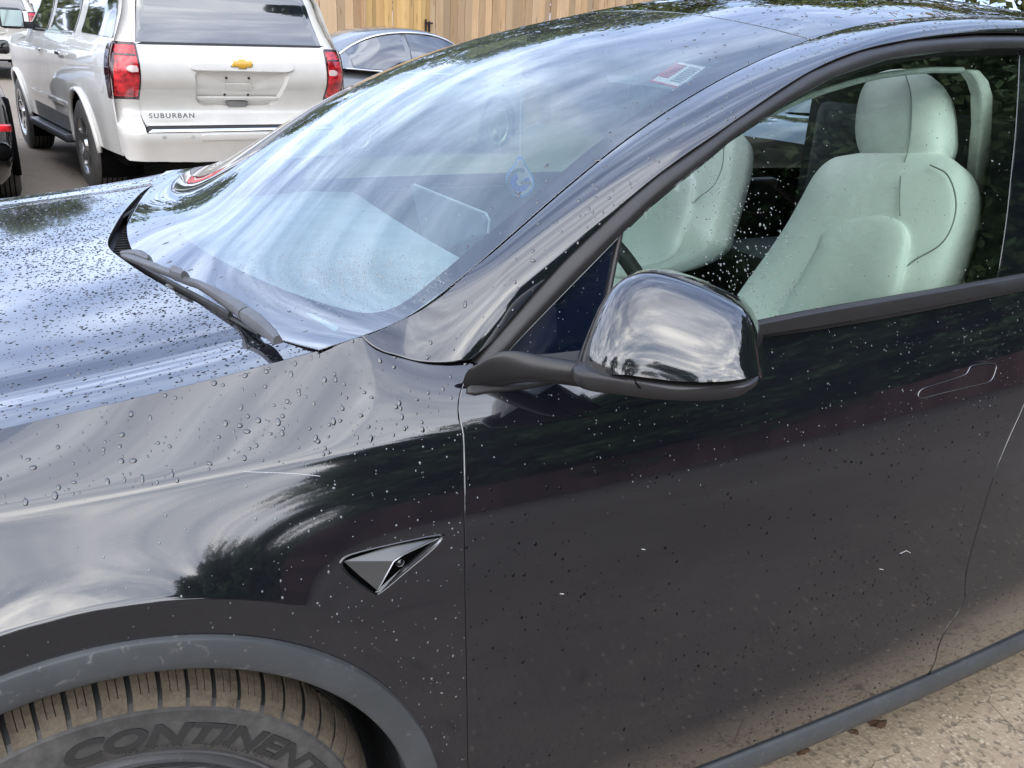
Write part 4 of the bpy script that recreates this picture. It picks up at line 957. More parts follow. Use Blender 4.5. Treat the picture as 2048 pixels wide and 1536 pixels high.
# small loose stones and grit near the sill (real pebbles)
bm = bmesh.new()
for i in range(1300):
    x, y = random.uniform(.6, 3.2), -.90-abs(random.gauss(0, .55)); s_ = random.choice((.0015, .002, .0025, .004))*random.uniform(.7, 1.4)
    r_ = bmesh.ops.create_icosphere(bm, subdivisions=1, radius=s_); 
    for v in r_['verts']: v.co = Vector((v.co.x*random.uniform(.8, 1.3), v.co.y*random.uniform(.8, 1.3), v.co.z*.6))+Vector((x, y, s_*.3))
o = bm_obj('loose_grit', bm, m_plastic('pale_stone', (.42, .36, .28), .9, .3)); tag(o, kind='stuff')
LEAFB = mat('dry_leaf', (.10, .055, .03), .8)
for (u, v), sz, lb in (((1758, 1448), .026, 'brown dry leaf on the gravel below the door sill, larger one at right'), ((1605, 1503), .022, 'dark crumpled leaf on the gravel near the bottom edge, beside the sill'), ((1708, 1465), .014, 'small dark leaf scrap on the gravel, left of the larger brown leaf')):
    c = on_z(u, v, .004); n_ = 9; V = [(c[0]+sz*random.uniform(.5, 1)*math.cos(t), c[1]+sz*.8*random.uniform(.4, 1)*math.sin(t), .003+random.uniform(0, .007)) for t in np.linspace(0, 2*math.pi, n_+1)[:-1]]+[(c[0], c[1], .010)]
    o = mesh_obj('dry_leaf', V, [(i, (i+1) % n_, n_) for i in range(n_)], LEAFB, smooth=False); tag(o, lb, 'leaf', 'dry leaves on the gravel')

# ---- white full-size SUV
SA = .1604; A3 = np.array([math.cos(SA), math.sin(SA), 0]); B3 = np.array([-math.sin(SA), math.cos(SA), 0]); SO = np.array([1.49, 5.8765, 0])
sub = empty('large_suv', tuple(SO), SA, label='white full-size SUV parked facing away, its lettered tailgate without a licence plate', cat='SUV')
def toloc(P): q = P-SO; return np.array([q@A3, q@B3, q[2]])
def rl(u, v, b): d = ray(u, v); t = (b-(CAM_POS-SO)@B3)/(d@B3); q = toloc(CAM_POS+d*t); return np.array([q[0], q[2]])
def m_white():
    m = mat('white_car_paint', (.74, .73, .70), .35, coat=1, coat_ior=1.6); g = NT(m)
    g.to('Base Color', g.mix(g.ramp(g.noise(3, 5, .6), [(.3, 0), (.7, 1)]), (.62, .61, .58), (.72, .71, .68))); g.to('Coat Normal', g.bump(g.noise(2.5, 2), .25, .004)); return m
WHT = m_white(); DKG = mat('privacy_glass', (.012, .015, .02), .04, coat=1, ior=1.9, coat_ior=1.9); BLK = m_plastic('matte_black_plastic', (.02, .02, .022), .6, .2)
GREYT = m_plastic('grey_lower_trim', (.18, .18, .18), .5, .1); ALU = mat('wheel_alloy', (.50, .50, .50), rough=.22, metal=.9)
TYR = m_tyre(); TYR.name = 'plain_tyre'
Wz = cs([.3, .5, .8, 1.05, 1.25, 1.33, 1.6, 1.78, 1.88], [.955, .975, 1.0, 1.005, .985, .955, .855, .775, .64])
def Ws(b, z): return Wz(z)-.25*np.maximum(b-4.7, 0)**2-.02*sstep(.6, .1, b)
b0 = cs([.40, .55, .66, .70, .72, 1.0, 1.30, 1.34, 1.60, 1.80, 1.88], [.07, .02, .0, .04, .085, .080, .115, .135, .245, .345, .44])
RC = .17
def rmap(q, off=0.):
    a, z = q[:, 0], q[:, 1]; W = Ws(.2, z); k = np.clip((np.abs(a)-(W-RC))/RC, 0, 1)
    return np.stack([a, b0(z)+RC*(1-np.sqrt(np.maximum(1-k*k, 0.0)))*.95-off, z], 1)
def smap(q, off=0., sg=-1): return np.stack([sg*(Ws(q[:, 0], q[:, 1])+off), q[:, 0], q[:, 1]], 1)
bout = lambda q: np.tile([0, -1., 0], (len(q), 1)); sout = lambda q: np.tile([-1., 0, 0], (len(q), 1)); soutr = lambda q: np.tile([1., 0, 0], (len(q), 1))
A = lambda *p: np.array(p[0] if len(p) == 1 else p, float)
def rp(name, pts, m, off=0., sp=.04, fl=.012, holes=(), lab=None, parent=sub, smooth_pts=0):
    pts = np.array(pts, float)
    if smooth_pts: pts = poly_smooth(pts, smooth_pts, True)
    return panel(name, pts, sp, lambda q: rmap(q, off), m, parent, holes=holes, flange=fl, out=bout, reg=False, edge_mat=None, round_=.004)
E1 = .0
tg_l = [(-.778, 1.318), (-.775, 1.0), (-.780, .80), (-.770, .705)]
recess = [(-.34, 1.125), (-.37, 1.09), (-.345, .90), (-.325, .865), (-.28, .835), (.30, .835), (.345, .865), (.39, .93), (.435, 1.09), (.41, 1.125)]
rc = np.array(recess)
rp('tailgate', [(-.778, 1.318), (-.777, 1.0), (-.78, .80), (-.77, .705), (.785, .705), (.805, .8), (.805, 1.0), (.805, 1.335)], WHT, 0., .04, .02, holes=[rc])
rin = rc.mean(0)+(rc-rc.mean(0))*.92
G = [[rmap(q[None], 0.)[0] for q in resample(np.vstack([rc, rc[:1]]), .05)], [rmap((rc.mean(0)+(q-rc.mean(0))*A(.93, .90))[None], -.03)[0] for q in resample(np.vstack([rc, rc[:1]]), .05)], [rmap(rc.mean(0)[None], -.03)[0] for q in resample(np.vstack([rc, rc[:1]]), .05)]]
grid_obj('plate_recess', G, WHT, sub).data.set_sharp_from_angle(angle=rad(30))
rp('tailgate_handle_bar', [(-.385, 1.225), (-.40, 1.15), (-.38, 1.128), (.42, 1.128), (.475, 1.15), (.44, 1.225), (.39, 1.25), (-.34, 1.25)], WHT, .022, .04, .03)
rp('plate_mount', [(-.10, 1.02), (-.10, .975), (.12, .975), (.12, 1.02)], WHT, -.022, .05, .01)
rp('plate_mount', [(-.11, .955), (-.11, .90), (.13, .90), (.13, .955)], WHT, -.024, .05, .01)
rp('recess_ledge', [(-.33, .905), (-.32, .89), (.35, .89), (.37, .905)], WHT, .008, .05, .02)
rp('pull_notch', [(-.085, .862), (-.065, .835), (.085, .835), (.105, .862), (.09, .872), (-.07, .872)], GREYT, .012, .05, .02)
for a_, z_ in ((-.105, 1.068), (.085, 1.068), (-.10, .93), (.10, .93)): rp('screw_hole', [(a_+.009*math.cos(t), z_+.009*math.sin(t)) for t in np.linspace(0, 6.28, 9)[:-1]], BLK, -.015 if z_ > 1 else -.02, .01, .004)
rp('rear_window', [(-.772, 1.325), (-.70, 1.62), (-.655, 1.78), (.69, 1.80), (.74, 1.64), (.80, 1.345), (.75, 1.335)], DKG, -.004, .05, .01)
rp('rear_wiper_trim', [(-.775, 1.305), (.80, 1.330), (.80, 1.345), (-.775, 1.322)], BLK, .003, .08, .006)
for sg in (-1, 1):
    s_ = lambda L: [(sg*abs(a), z) for a, z in L]
    rp('rear_pillar', s_([(.782, 1.315), (.715, 1.62), (.665, 1.79), (float(Ws(.2, 1.79)), 1.79), (float(Ws(.2, 1.6)), 1.60), (float(Ws(.2, 1.33)), 1.318)]), WHT, .0, .04, .012)
    RED = None
for sg in (-1, 1):
    pass
def m_red():
    m = mat('red_lamp_lens', (.42, .005, .012), .12, coat=1, ior=1.5); g = NT(m)
    st = g.noise(9, 4, .6, .4, g.mapv((1.2, 1.2, 2.2)))
    g.to('Base Color', g.mix(g.ramp(st, [(.38, 0), (.62, 1)]), (.22, .003, .008), (.80, .02, .035))); g.to('Normal', g.bump(g.noise(60, 2, .5, 0, g.mapv((.6, .6, 3))), .3, .002)); return m
REDL = m_red(); DRED = mat('dark_red_lens', (.035, .004, .006), .12, coat=1); CLR = mat('reverse_lamp', (.62, .50, .48), .15, coat=1)
for sg in (-1, 1):
    tl_ = empty('tail_light', (0, 0, 0)); tl_.parent = sub; S_ = lambda L: [(sg*a, z) for a, z in L]; zo = .02 if sg > 0 else 0
    e1 = lambda z: float(Ws(.2, z))-.004
    rp('lamp_housing', S_([(.785, .893), (.782, 1.10), (.779, 1.317), (e1(1.317), 1.317), (e1(1.1), 1.10), (e1(.893), .893)]), DRED, .006, .035, .014, parent=tl_)
    rp('red_lens', S_([(.800, .915), (.797, 1.10), (.795, 1.295), (e1(1.3)-.02, 1.295), (e1(1.1)-.02, 1.10), (e1(.9)-.02, .915)]), REDL, .012, .03, .008, parent=tl_)
    rp('reverse_lamp', S_([(.80, 1.105), (.80, 1.145), (.86, 1.148), (.885, 1.128), (.86, 1.102)]), CLR, .0165, .03, .006, parent=tl_)
    rp('lens_divider', S_([(.795, 1.222), (.795, 1.232), (.96, 1.232), (.96, 1.222)]), DRED, .015, .03, .006, parent=tl_)
    q = [(.16, .893), (.16, 1.315), (.25, 1.30), (.28, 1.10), (.25, .895)]
    panel('side_lens', A(*q), .04, lambda x, sg=sg: smap(x, .004, sg), DRED, tl_, flange=.01, out=sout if sg < 0 else soutr, reg=False)
# bumper
z1 = lambda z: float(Ws(.2, z))-.002
rp('rear_bumper', [(-z1(.885), .885), (-.788, .885), (-.785, .80), (-.80, .668), (-.80, .645), (.80, .645), (.80, .668), (.81, .8), (.805, .885), (z1(.885), .885), (z1(.65), .65), (z1(.5), .50), (.93, .43), (.4, .405), (-.4, .405), (-.93, .43), (-z1(.5), .5), (-z1(.65), .65)], WHT, .012, .035, .04)
rp('bumper_step_pad', [(-.79, .668), (-.79, .70), (.79, .70), (.79, .668)], BLK, -.010, .08, .004)
rp('chrome_strip', [(-.785, .655), (-.79, .676), (.79, .676), (.785, .655)], CHROME, .016, .08, .010)
for a_ in (-.665, -.44, .44, .665): rp('parking_sensor', [(a_+.014*math.cos(t), .615+.014*math.sin(t)) for t in np.linspace(0, 6.28, 11)[:-1]], m_plastic('sensor_grey', (.5, .5, .5), .5) if a_ < -.6 else bpy.data.materials['sensor_grey'], .0145, .02, .003)
rp('hitch_cover', [(-.36, .585), (-.36, .63), (.36, .63), (.36, .585)], WHT, .020, .05, .012)
# bow-tie badge
GOLD = mat('gold_badge', (.70, .38, .05), .3, metal=.6, coat=1)
bt = np.array([(-.09, 1.163), (-.075, 1.203), (-.032, 1.203), (-.028, 1.216), (.028, 1.216), (.032, 1.203), (.085, 1.203), (.070, 1.163), (.028, 1.163), (.024, 1.150), (-.032, 1.150), (-.036, 1.163)])+[.027, 0]
rp('badge_surround', bt.mean(0)+(bt-bt.mean(0))*1.12, CHROME, .027, .008, .008); rp('bow_tie_badge', bt, GOLD, .034, .008, .006)
def letters(name, txt, size, p0, dirx, up, m, parent, ext=.003, bold=0., width=None, sp_=1.0):
    c = bpy.data.curves.new('lettering', 'FONT'); c.body = txt; c.size = size; c.offset = bold; c.extrude = ext; c.space_character = sp_
    o = bpy.data.objects.new('t', c); COL.objects.link(o); me = bpy.data.meshes.new_from_object(o.evaluated_get(bpy.context.evaluated_depsgraph_get())); bpy.data.objects.remove(o)
    w_ = max(v.co.x for v in me.vertices); sx = (width/w_) if width else 1
    dx, up = np.array(dirx, float), np.array(up, float); n = np.cross(dx, up)
    for v in me.vertices: v.co = Vector(np.array(p0)+dx*v.co.x*sx+up*v.co.y+n*v.co.z)
    me.materials.append(m); o = bpy.data.objects.new(name, me); COL.objects.link(o); o.parent = parent; return o
letters('lettering', 'SUBURBAN', .052, (-.745, .072, .757), (1, 0, .0), (0, 0, 1), CHROME if False else m_plastic('letter_grey', (.16, .16, .165), .3), sub, .003, .0009, .355, 1.25)
# side
def arc_pts(cb, r_, z0, n=24):
    a0 = math.acos(min(1, (.41-z0)/r_)); return [(cb-r_*math.sin(a), .41-r_*math.cos(a)) for a in np.linspace(a0, 2*math.pi-a0, n)]
zb = .46
def sd(name, pts, m=WHT, off=0., sp=.05, fl=.012, sg=-1, parent=sub): return panel(name, np.array(pts, float), sp, lambda x, sg=sg: smap(x, off, sg), m, parent, flange=fl, out=sout if sg < 0 else soutr, reg=False, round_=.004)
for sg in (-1, 1):
    ra_ = arc_pts(1.35, .475, zb); fa_ = arc_pts(4.65, .475, zb)
    sd('quarter_panel', [(.165, .89), (.165, 1.32), (1.695, 1.335), (1.695, zb)]+[p for p in ra_[::-1] if p[0] < 1.69]+[(.88, .50), (.60, .50)] if False else [(.165, .46), (.165, 1.318), (1.695, 1.335), (1.695, .80)]+[p for p in ra_[::-1] if p[0] < 1.69 and p[0] > .86], sg=sg)
    sd('rear_door', [(1.705, .84), (1.705, 1.335), (2.675, 1.335), (2.675, zb), (1.87, zb)], sg=sg)
    sd('front_door', [(2.685, zb), (2.685, 1.335), (3.78, 1.335), (3.78, zb)], sg=sg)
    sd('front_wing', [(3.79, zb), (3.79, 1.32), (4.6, 1.27), (5.25, 1.18), (5.25, .5)]+[p for p in fa_[::-1]], sg=sg)
    for cb in (1.35, 4.65):
        P = [smap(A(p)[None], .010, sg)[0] for p in arc_pts(cb, .480, .40, 30)]; V, F = tube_arrays(P, .022, 8, True, (1, 1)); mesh_obj('arch_lip', V, F, WHT, sub)
        P = [[(sg*(.97-d), cb-.47*math.sin(a), .41-.47*math.cos(a)) for d in (0, .35)] for a in np.linspace(rad(60), rad(300), 20)]; grid_obj('arch_liner', P, GAP, sub)
    sd('quarter_glass', [(.20, 1.345), (.34, 1.74), (1.17, 1.755), (1.22, 1.36)], DKG, -.004, sg=sg)
    sd('rear_door_glass', [(1.50, 1.365), (1.45, 1.755), (2.50, 1.755), (2.56, 1.36)], DKG, -.004, sg=sg)
    sd('front_door_glass', [(2.74, 1.36), (2.70, 1.755), (3.25, 1.70), (3.70, 1.37)], DKG, -.004, sg=sg)
    sd('window_surround', [(.165, 1.322), (.20, 1.60), (.34, 1.79), (3.2, 1.80), (3.9, 1.33)], WHT, -.014, .08, 0, sg=sg)
    sd('window_belt_moulding', [(1.45, 1.335), (1.45, 1.350), (3.75, 1.352), (3.75, 1.337)], CHROME, .006, .1, .008, sg=sg)
    sd('side_moulding', [(1.82, .70), (1.82, .735), (3.72, .745), (3.72, .71)], WHT, .018, .1, .016, sg=sg)
    sd('lower_trim', [(1.86, .46), (1.86, .60), (3.72, .62), (3.72, .46)], GREYT, .004, .1, .01, sg=sg)
    bm = bmesh.new(); box(bm, (sg*.99, 2.85, .40), (.14, 1.95, .06), bevel=.02); bm_obj('step_bar', bm, BLK, sub); bm = bmesh.new(); box(bm, (sg*1.0, 2.85, .435), (.10, 1.85, .012), bevel=.004); bm_obj('step_tread', bm, SATIN, sub)
    for b_ in (1.86, 2.83):
        bm = bmesh.new(); c = smap(A((b_, 1.165))[None], .028, sg)[0]; box(bm, c, (.022, .20, .034), bevel=.009); box(bm, c+A(-sg*.02, -.07, 0), (.03, .03, .03)); box(bm, c+A(-sg*.02, .07, 0), (.03, .03, .03)); bm_obj('door_handle', bm, CHROME, sub)
    if sg < 0:
        rr = [(.42+.085*math.cos(t), 1.03+.105*math.sin(t)) for t in np.linspace(0, 6.28, 22)[:-1]]
        sd('fuel_door_seam', [(.42+.090*math.cos(t), 1.03+.110*math.sin(t)) for t in np.linspace(0, 6.28, 22)[:-1]], GREYT, .001, .04, 0, sg=sg); sd('fuel_door', rr, WHT, .003, .04, .004, sg=sg)
    letters('side_badge', 'ECOTEC', .05, smap(A((3.68 if sg < 0 else 3.3, .90))[None], .004, sg)[0], (0, -1 if sg < 0 else 1, 0), (0, 0, 1), bpy.data.materials['letter_grey'], sub, .003, 0, .35) if False else None
    bm = bmesh.new(); c = A(sg*1.14, 3.46, 1.44); box(bm, c, (.24, .13, .20), bevel=.05); box(bm, c+A(-sg*.15, .02, -.06), (.12, .06, .07), bevel=.01); o = bm_obj('door_mirror', bm, WHT if sg > 0 else BLK, sub, angle=40)
    bm = bmesh.new(); box(bm, c+A(0, -.068, 0), (.20, .006, .155), bevel=.002); bm_obj('mirror_glass', bm, mat('mirror_silver_dark', (.28, .34, .33), .06, metal=1) if sg < 0 else bpy.data.materials['mirror_silver_dark'], sub)
# roof, hood, front and floor
G = [[(sx_*(float(Wz(1.78)) if 1 else 1)*k, b, 1.79+.10*(1-k*k)*(1 if b < 3 else 1)-(.0 if b > .5 else (.5-b)*.18)-(.55*max(0, b-2.9)**1.35)) for k in np.linspace(-1, 1, 15)] for sx_ in (1,) for b in np.linspace(.34, 3.75, 20)]
grid_obj('roof', G, WHT, sub)
G = [[(k*float(Ws(b, 1.2)), b, 1.32-.10*(b-3.8)-.06*k*k) for k in np.linspace(-1, 1, 9)] for b in np.linspace(3.75, 5.35, 8)]
grid_obj('bonnet', G, WHT, sub)
bm = bmesh.new(); box(bm, (0, 5.32, .80), (1.75, .10, .75), bevel=.04); bm_obj('front_end', bm, WHT, sub); bm = bmesh.new(); box(bm, (0, 2.8, .48), (1.75, 4.9, .25)); box(bm, (0, .35, .52), (1.5, .3, .2)); box(bm, (0, 2.2, .95), (1.86, 3.6, .75)); bm_obj('underbody', bm, GAP, sub)
P = [A(.55, .25, .33), A(.55, -.0+.12, .34)]; tube('exhaust_pipe', P, .035, SATIN, sub, 10)
def make_wheel(parent, c, sg, R=.408, W_=.28, spokes=6, rimr=.26, M=ALU):
    w_ = empty('wheel', tuple(c)); w_.parent = parent
    pr = [(rimr, -.5), (rimr+.02, -.5), (R*.86, -.5), (R*.955, -.44), (R*.99, -.36), (R, -.2), (R, .2), (R*.99, .36), (R*.955, .44), (R*.86, .5), (rimr+.02, .5), (rimr, .46)]
    G = [[(sg*-1*y_*W_*-1 if False else -sg*y_*W_*-1*-1, 0, 0) for r_, y_ in pr] for a in (0,)]
    G = [[(sg*-y_*W_, r_*math.sin(a), r_*math.cos(a)) for r_, y_ in pr] for a in np.linspace(0, 2*math.pi, 49)]
    o = grid_obj('tyre', G, TYR, w_); o.data.set_sharp_from_angle(angle=rad(45))
    bm = bmesh.new()
    for k in range(40):
        a = 2*math.pi*k/40
        for yy_ in (-.40, -.24, -.08, .08, .24, .40): box(bm, (sg*yy_*W_, (R-.006)*math.sin(a+.02*abs(yy_)*10), (R-.006)*math.cos(a+.02*abs(yy_)*10)), (W_*.12, .045, .024), Matrix.Rotation(0, 3, 'X'))
    for f in bm.faces: pass
    bm.free()
    for k in range(5):
        y_ = (-.3, -.15, 0, .15, .3)[k]
        pts = [(sg*y_*W_, (R+.001)*math.sin(a), (R+.001)*math.cos(a)) for a in np.linspace(0, 2*math.pi, 49)]
        V, F = tube_arrays(pts, .0045, 4, False); mesh_obj('tread_groove', V, F, GAP, w_)
    G = [[(sg*x, r_*math.sin(a), r_*math.cos(a)) for r_, x in ((rimr+.004, .50*W_), (rimr-.004, .505*W_), (rimr-.02, .48*W_), (rimr-.03, .30*W_), (rimr-.05, .05*W_))] for a in np.linspace(0, 2*math.pi, 49)]
    grid_obj('rim', G, M, w_)
    G = [[(sg*x, r_*math.sin(a), r_*math.cos(a)) for r_, x in ((rimr-.03, .06*W_), (.01, .06*W_))] for a in np.linspace(0, 2*math.pi, 25)]
    grid_obj('brake_shade', G, GAP, w_)
    for k in range(spokes):
        a = 2*math.pi*k/spokes+.2
        bm = bmesh.new(); q = []
        for r_, hw, x in ((.03, .05, .40), (rimr*.5, .035, .44), (rimr-.012, .045, .46)):
            for s_ in (-1, 1):
                for dx in (0, -.22): q.append(bm.verts.new((sg*(x+dx*.5)*W_, r_*math.sin(a)+s_*hw*math.cos(a)*(1 if dx == 0 else .8), r_*math.cos(a)-s_*hw*math.sin(a)*(1 if dx == 0 else .8))))
        for i in (0, 4):
            for f in ((0, 2, 6, 4), (1, 5, 7, 3), (0, 4, 5, 1), (2, 3, 7, 6)): bm.faces.new([q[i+j] for j in f])
        bmesh.ops.recalc_face_normals(bm, faces=bm.faces[:]); bm_obj('spoke', bm, M, w_)
    bm = bmesh.new(); bmesh.ops.create_cone(bm, segments=16, radius1=.06, radius2=.045, depth=.03, cap_ends=True); bmesh.ops.rotate(bm, cent=(0, 0, 0), matrix=Matrix.Rotation(rad(90)*sg, 3, 'Y'), verts=bm.verts); bmesh.ops.translate(bm, vec=(sg*.43*W_, 0, 0), verts=bm.verts); bm_obj('hub_cap', bm, M, w_)
    return w_
for b_ in (1.35, 4.65):
    for sg in (-1, 1): make_wheel(sub, (sg*.865, b_, .408), sg)
# the second white vehicle far behind on the left: same make, standing further off
sub2 = copy_tree(sub); sub2.scale = (1.2, 1.2, 1.2); d = ray(-22, 95); th = math.atan2(d[0], d[1]); sub2.location = (CAM_POS[0]+25.5*math.sin(th), CAM_POS[1]+25.5*math.cos(th), 0); sub2.rotation_euler = (0, 0, rad(6))
sub2['label'] = 'white pickup-height vehicle far behind at the left edge, cropped by the photo frame'; sub2['category'] = 'vehicle'; sub2.name = 'far_white_vehicle'

# ---- generic saloon used for the two darker cars
def make_saloon(name, body_m, glass_m, label, cat, loc, rz, exhaust=False):
    t = empty(name, loc, rz, label=label, cat=cat); L = 4.75
    zt = cs([0, .25, .7, 1.2, 2.0, 3.2, 4.0, 4.5, 4.75], [.86, .97, 1.02, 1.0, .98, .96, .90, .78, .62])
    hw = cs([0, .15, .5, 1.2, 2.4, 3.8, 4.4, 4.75], [.62, .80, .89, .925, .935, .91, .82, .60])
    prof = [(0.0, 1.0), (.55, .995), (.80, .96), (.93, .86), (.985, .70), (1.0, .50), (.985, .32), (.95, .20), (.90, .15)]
    G = [[(sg*p*float(hw(b)), b, .20+(float(zt(b))-.20)*(q-.15)/.85) for sg, p, q in [(-1, p, q) for p, q in prof[::-1]]+[(1, p, q) for p, q in prof[1:]]] for b in np.linspace(0, L, 40)]
    o = grid_obj('body', G, body_m, t)
    o2 = mesh_obj('rear_bumper', [g_ for g_ in G[0]], [tuple(range(len(G[0])))], body_m, t, smooth=False)
    rz_ = cs([.62, .9, 1.3, 1.9, 2.6, 3.1, 3.6], [1.03, 1.20, 1.36, 1.455, 1.45, 1.34, 1.03]); rw = cs([.6, 1.3, 2.0, 3.0, 3.6], [.50, .56, .59, .56, .60])
    G = []
    for b in np.linspace(.62, 3.55, 34):
        zr_, wr, wb_ = float(rz_(b)), float(rw(b)), float(hw(b))*.93; zb_ = float(zt(b))-.02
        zr_ = max(zr_, zb_+.01)
        G.append([(-wb_, b, zb_), (-(wb_+wr)/2-.03, b, (zb_+zr_)/2+.02), (-wr, b, zr_-.03), (-wr*.7, b, zr_-.005), (0, b, zr_+.012), (wr*.7, b, zr_-.005), (wr, b, zr_-.03), ((wb_+wr)/2+.03, b, (zb_+zr_)/2+.02), (wb_, b, zb_)])
    grid_obj('roof', G, body_m, t)
    for sg in (-1, 1):
        def gq(b, k, off=.008):
            zr_, wr, wb_ = max(float(rz_(b)), float(zt(b))), float(rw(b)), float(hw(b))*.93; zb_ = float(zt(b))-.02
            w_ = wb_+(wr-wb_)*k+.035*math.sin(math.pi*min(1, max(0, k))); return (sg*(w_+off), b, zb_+(zr_-.03-zb_)*k+.02*math.sin(math.pi*k))
        for nm, bb in (('rear_side_glass', (.95, 1.95)), ('front_side_glass', (2.05, 3.25))):
            G = [[gq(b, k) for k in np.linspace(.06, .90, 6)] for b in np.linspace(*bb, 12)]; grid_obj(nm, G, glass_m, t)
        tube('window_trim', [gq(b, .95, .012) for b in np.linspace(.80, 3.4, 30)], .012, CHROME, t, 6)
        tube('window_trim', [gq(b, .02, .014) for b in np.linspace(.80, 3.4, 30)], .009, CHROME, t, 6)
        for b_ in (.98, 3.82): make_wheel(t, (sg*.80, b_, .34), sg, .34, .235, 5, .225)
        bm = bmesh.new(); box(bm, (sg*.99, 2.98, 1.04), (.17, .10, .12), bevel=.035); bm_obj('door_mirror', bm, body_m, t, angle=40)
        for b_ in (.98, 3.82):
            P = [(sg*(float(hw(b_))*.99-.0), b_-.37*math.sin(a), .34-.37*math.cos(a)) for a in np.linspace(rad(70), rad(290), 20)]; V, F = tube_arrays(P, .03, 6); mesh_obj('arch_lip', V, F, GAP, t)
        P = [(sg*.55, .03, .78), (sg*.80, .17, .80), (sg*.86, .33, .80), (sg*.86, .33, .72), (sg*.80, .16, .70), (sg*.55, .02, .70)]; mesh_obj('tail_light', [(a+sg*.02, b-.02, c) for a, b, c in P], [tuple(range(6))], REDL, t, smooth=False)
    return t
GREYP = mat('grey_car_paint', (.20, .215, .23), .3, metal=.3, coat=1); 
sal = toloc(CAM_POS)[:2]; dq = ray(684, 100); tq = (3.0-toloc(CAM_POS)[1])/(dq@B3); a_g = toloc(CAM_POS+dq*tq)[0]; pg = SO+A3*(a_g-.66)+B3*(3.0+.60)
make_saloon('parked_saloon', GREYP, DKG, 'grey saloon behind the foreground windshield, in front of the wooden fence', 'car', tuple(pg), SA-math.pi/2).scale = (1.0, .74, 1.06)
BLKP = mat('black_car_paint', (.008, .008, .009), .1, coat=1, ior=1.6)
# black car at the left edge: its right rear corner reaches into the frame
corner = on_z(30, 392, 0.)
bc = make_saloon('black_car', BLKP, DKG, 'black car at the far left edge showing its rear corner, red reflector and exhaust', 'car', (0, 0, 0), rad(4))
for ch_ in [c for c in bc.children if c.name.startswith('tail_light')]: bpy.data.objects.remove(ch_)
bc.scale = (1.08, 1.0, 1.12); rot = Matrix.Rotation(rad(4), 3, 'Z'); wl = rot @ Vector((.80*1.08+.12, 1.0, 0)); bc.location = (corner[0]-wl.x+.05, corner[1]-wl.y, 0)
Mi = (Matrix.Translation(bc.location) @ Matrix.Rotation(rad(4), 4, 'Z') @ Matrix.Diagonal((1.08, 1, 1.12, 1))).inverted()
pr = on_y(9, 256, bc.location.y+.20); pl_ = Mi @ Vector(pr); bm = bmesh.new(); box(bm, pl_, (.09, .04, .05), bevel=.01); bm_obj('rear_reflector', bm, REDL, bc)
pe = on_y(4, 303, bc.location.y+.12); pl_ = Mi @ Vector(pe)
V, F = tube_arrays([pl_+Vector((0, -.04, 0)), pl_+Vector((0, .20, 0))], .062, 18, False); mesh_obj('exhaust_tip', V, F, SATIN, bc)
V, F = tube_arrays([pl_+Vector((0, -.042, 0)), pl_+Vector((0, -.03, 0))], .050, 18, True); mesh_obj('exhaust_bore', V, F, GAP, bc)

dk = copy_tree(bc); dk.location = (4.9, 3.3, 0); dk.rotation_euler = (0, 0, rad(-82)); dk.scale = (1.0, 1.0, 1.0); dk.name = 'dark_car'; dk['label'] = 'dark car beyond the cabin, glimpsed only through the side windows'
# ---- wooden fence: each board a part
def m_wood(name, c1, c2, c3):
    m = mat(name, c1, .8, spec=.2); g = NT(m); oi = g.n('ShaderNodeObjectInfo').outputs['Random']
    v = g.mapv((9, 9, .9)); vv = g.n('ShaderNodeVectorMath', {0: v, 1: (0, 0, 0)}, operation='ADD'); cmb = g.n('ShaderNodeCombineXYZ', {'Z': g.math('MULTIPLY', oi, 40.), 'X': g.math('MULTIPLY', oi, 17.)}).outputs[0]; g.set(vv.inputs[1], cmb)
    n = g.noise(1.6, 8, .7, 1.2, vv.outputs[0]); kn = g.vor(1.3, vec=vv.outputs[0])
    c = g.mix(g.ramp(n, [(.25, 0), (.7, 1)]), c1, c2); c = g.mix(g.ramp(oi, [(0, 0), (1, .75)]), c, c3); c = g.mix(1., c, g.ramp(g.math('FRACT', g.math('MULTIPLY', oi, 7.3)), [(0, .62), (1, 1.08)]), 'MULTIPLY')
    c = g.mix(g.ramp(kn, [(.05, .8), (.12, 0)]), c, tuple(k*.35 for k in c1)); g.to('Base Color', c); g.to('Normal', g.bump(n, .4, .004)); return m
W1 = m_wood('weathered_pine', (.50, .31, .165), (.68, .48, .29), (.56, .42, .28)); W2 = m_wood('fresh_pine', (.60, .37, .14), (.76, .50, .22), (.66, .45, .20))
FB = 6.35; HF = 2.55
fence = empty('wooden_fence', tuple(SO+B3*FB), SA, label='tall weathered pine board fence closing off the lot behind the parked vehicles', cat='fence')
gate = empty('wooden_gate', tuple(SO+B3*FB), SA, label='fresh yellow pine gate with a black latch, set into the weathered fence', cat='gate')
def board_mesh(w_, h_, t_, m):
    bm = bmesh.new(); box(bm, (0, 0, h_/2), (w_, t_, h_), bevel=0); me = bpy.data.meshes.new('board'); bm.to_mesh(me); bm.free(); me.materials.append(m); return me
def fa(u, v=20): d = ray(u, v); t = (FB-(CAM_POS-SO)@B3)/(d@B3); return toloc(CAM_POS+d*t)
ga0, ga1 = fa(742)[0], fa(854)[0]
bmW = board_mesh(.1415, HF, .02, W1); bmN = board_mesh(.0765, HF, .02, W2)
a = .75; k = 0
def put(me, a, dy, parent, dz=0., name='board'):
    o = bpy.data.objects.new(name, me); COL.objects.link(o); o.parent = parent; o.location = (a, dy, dz); o.rotation_euler = (random.uniform(-.003, .003), random.uniform(-.004, .004), random.uniform(-.02, .02)); return o
while a < 24:
    if ga0-.20 < a < ga1+.06: a += .05; continue
    put(bmW, a, random.uniform(-.012, .012), fence, -random.uniform(.03, .06)); a += .146
a = ga0+.03
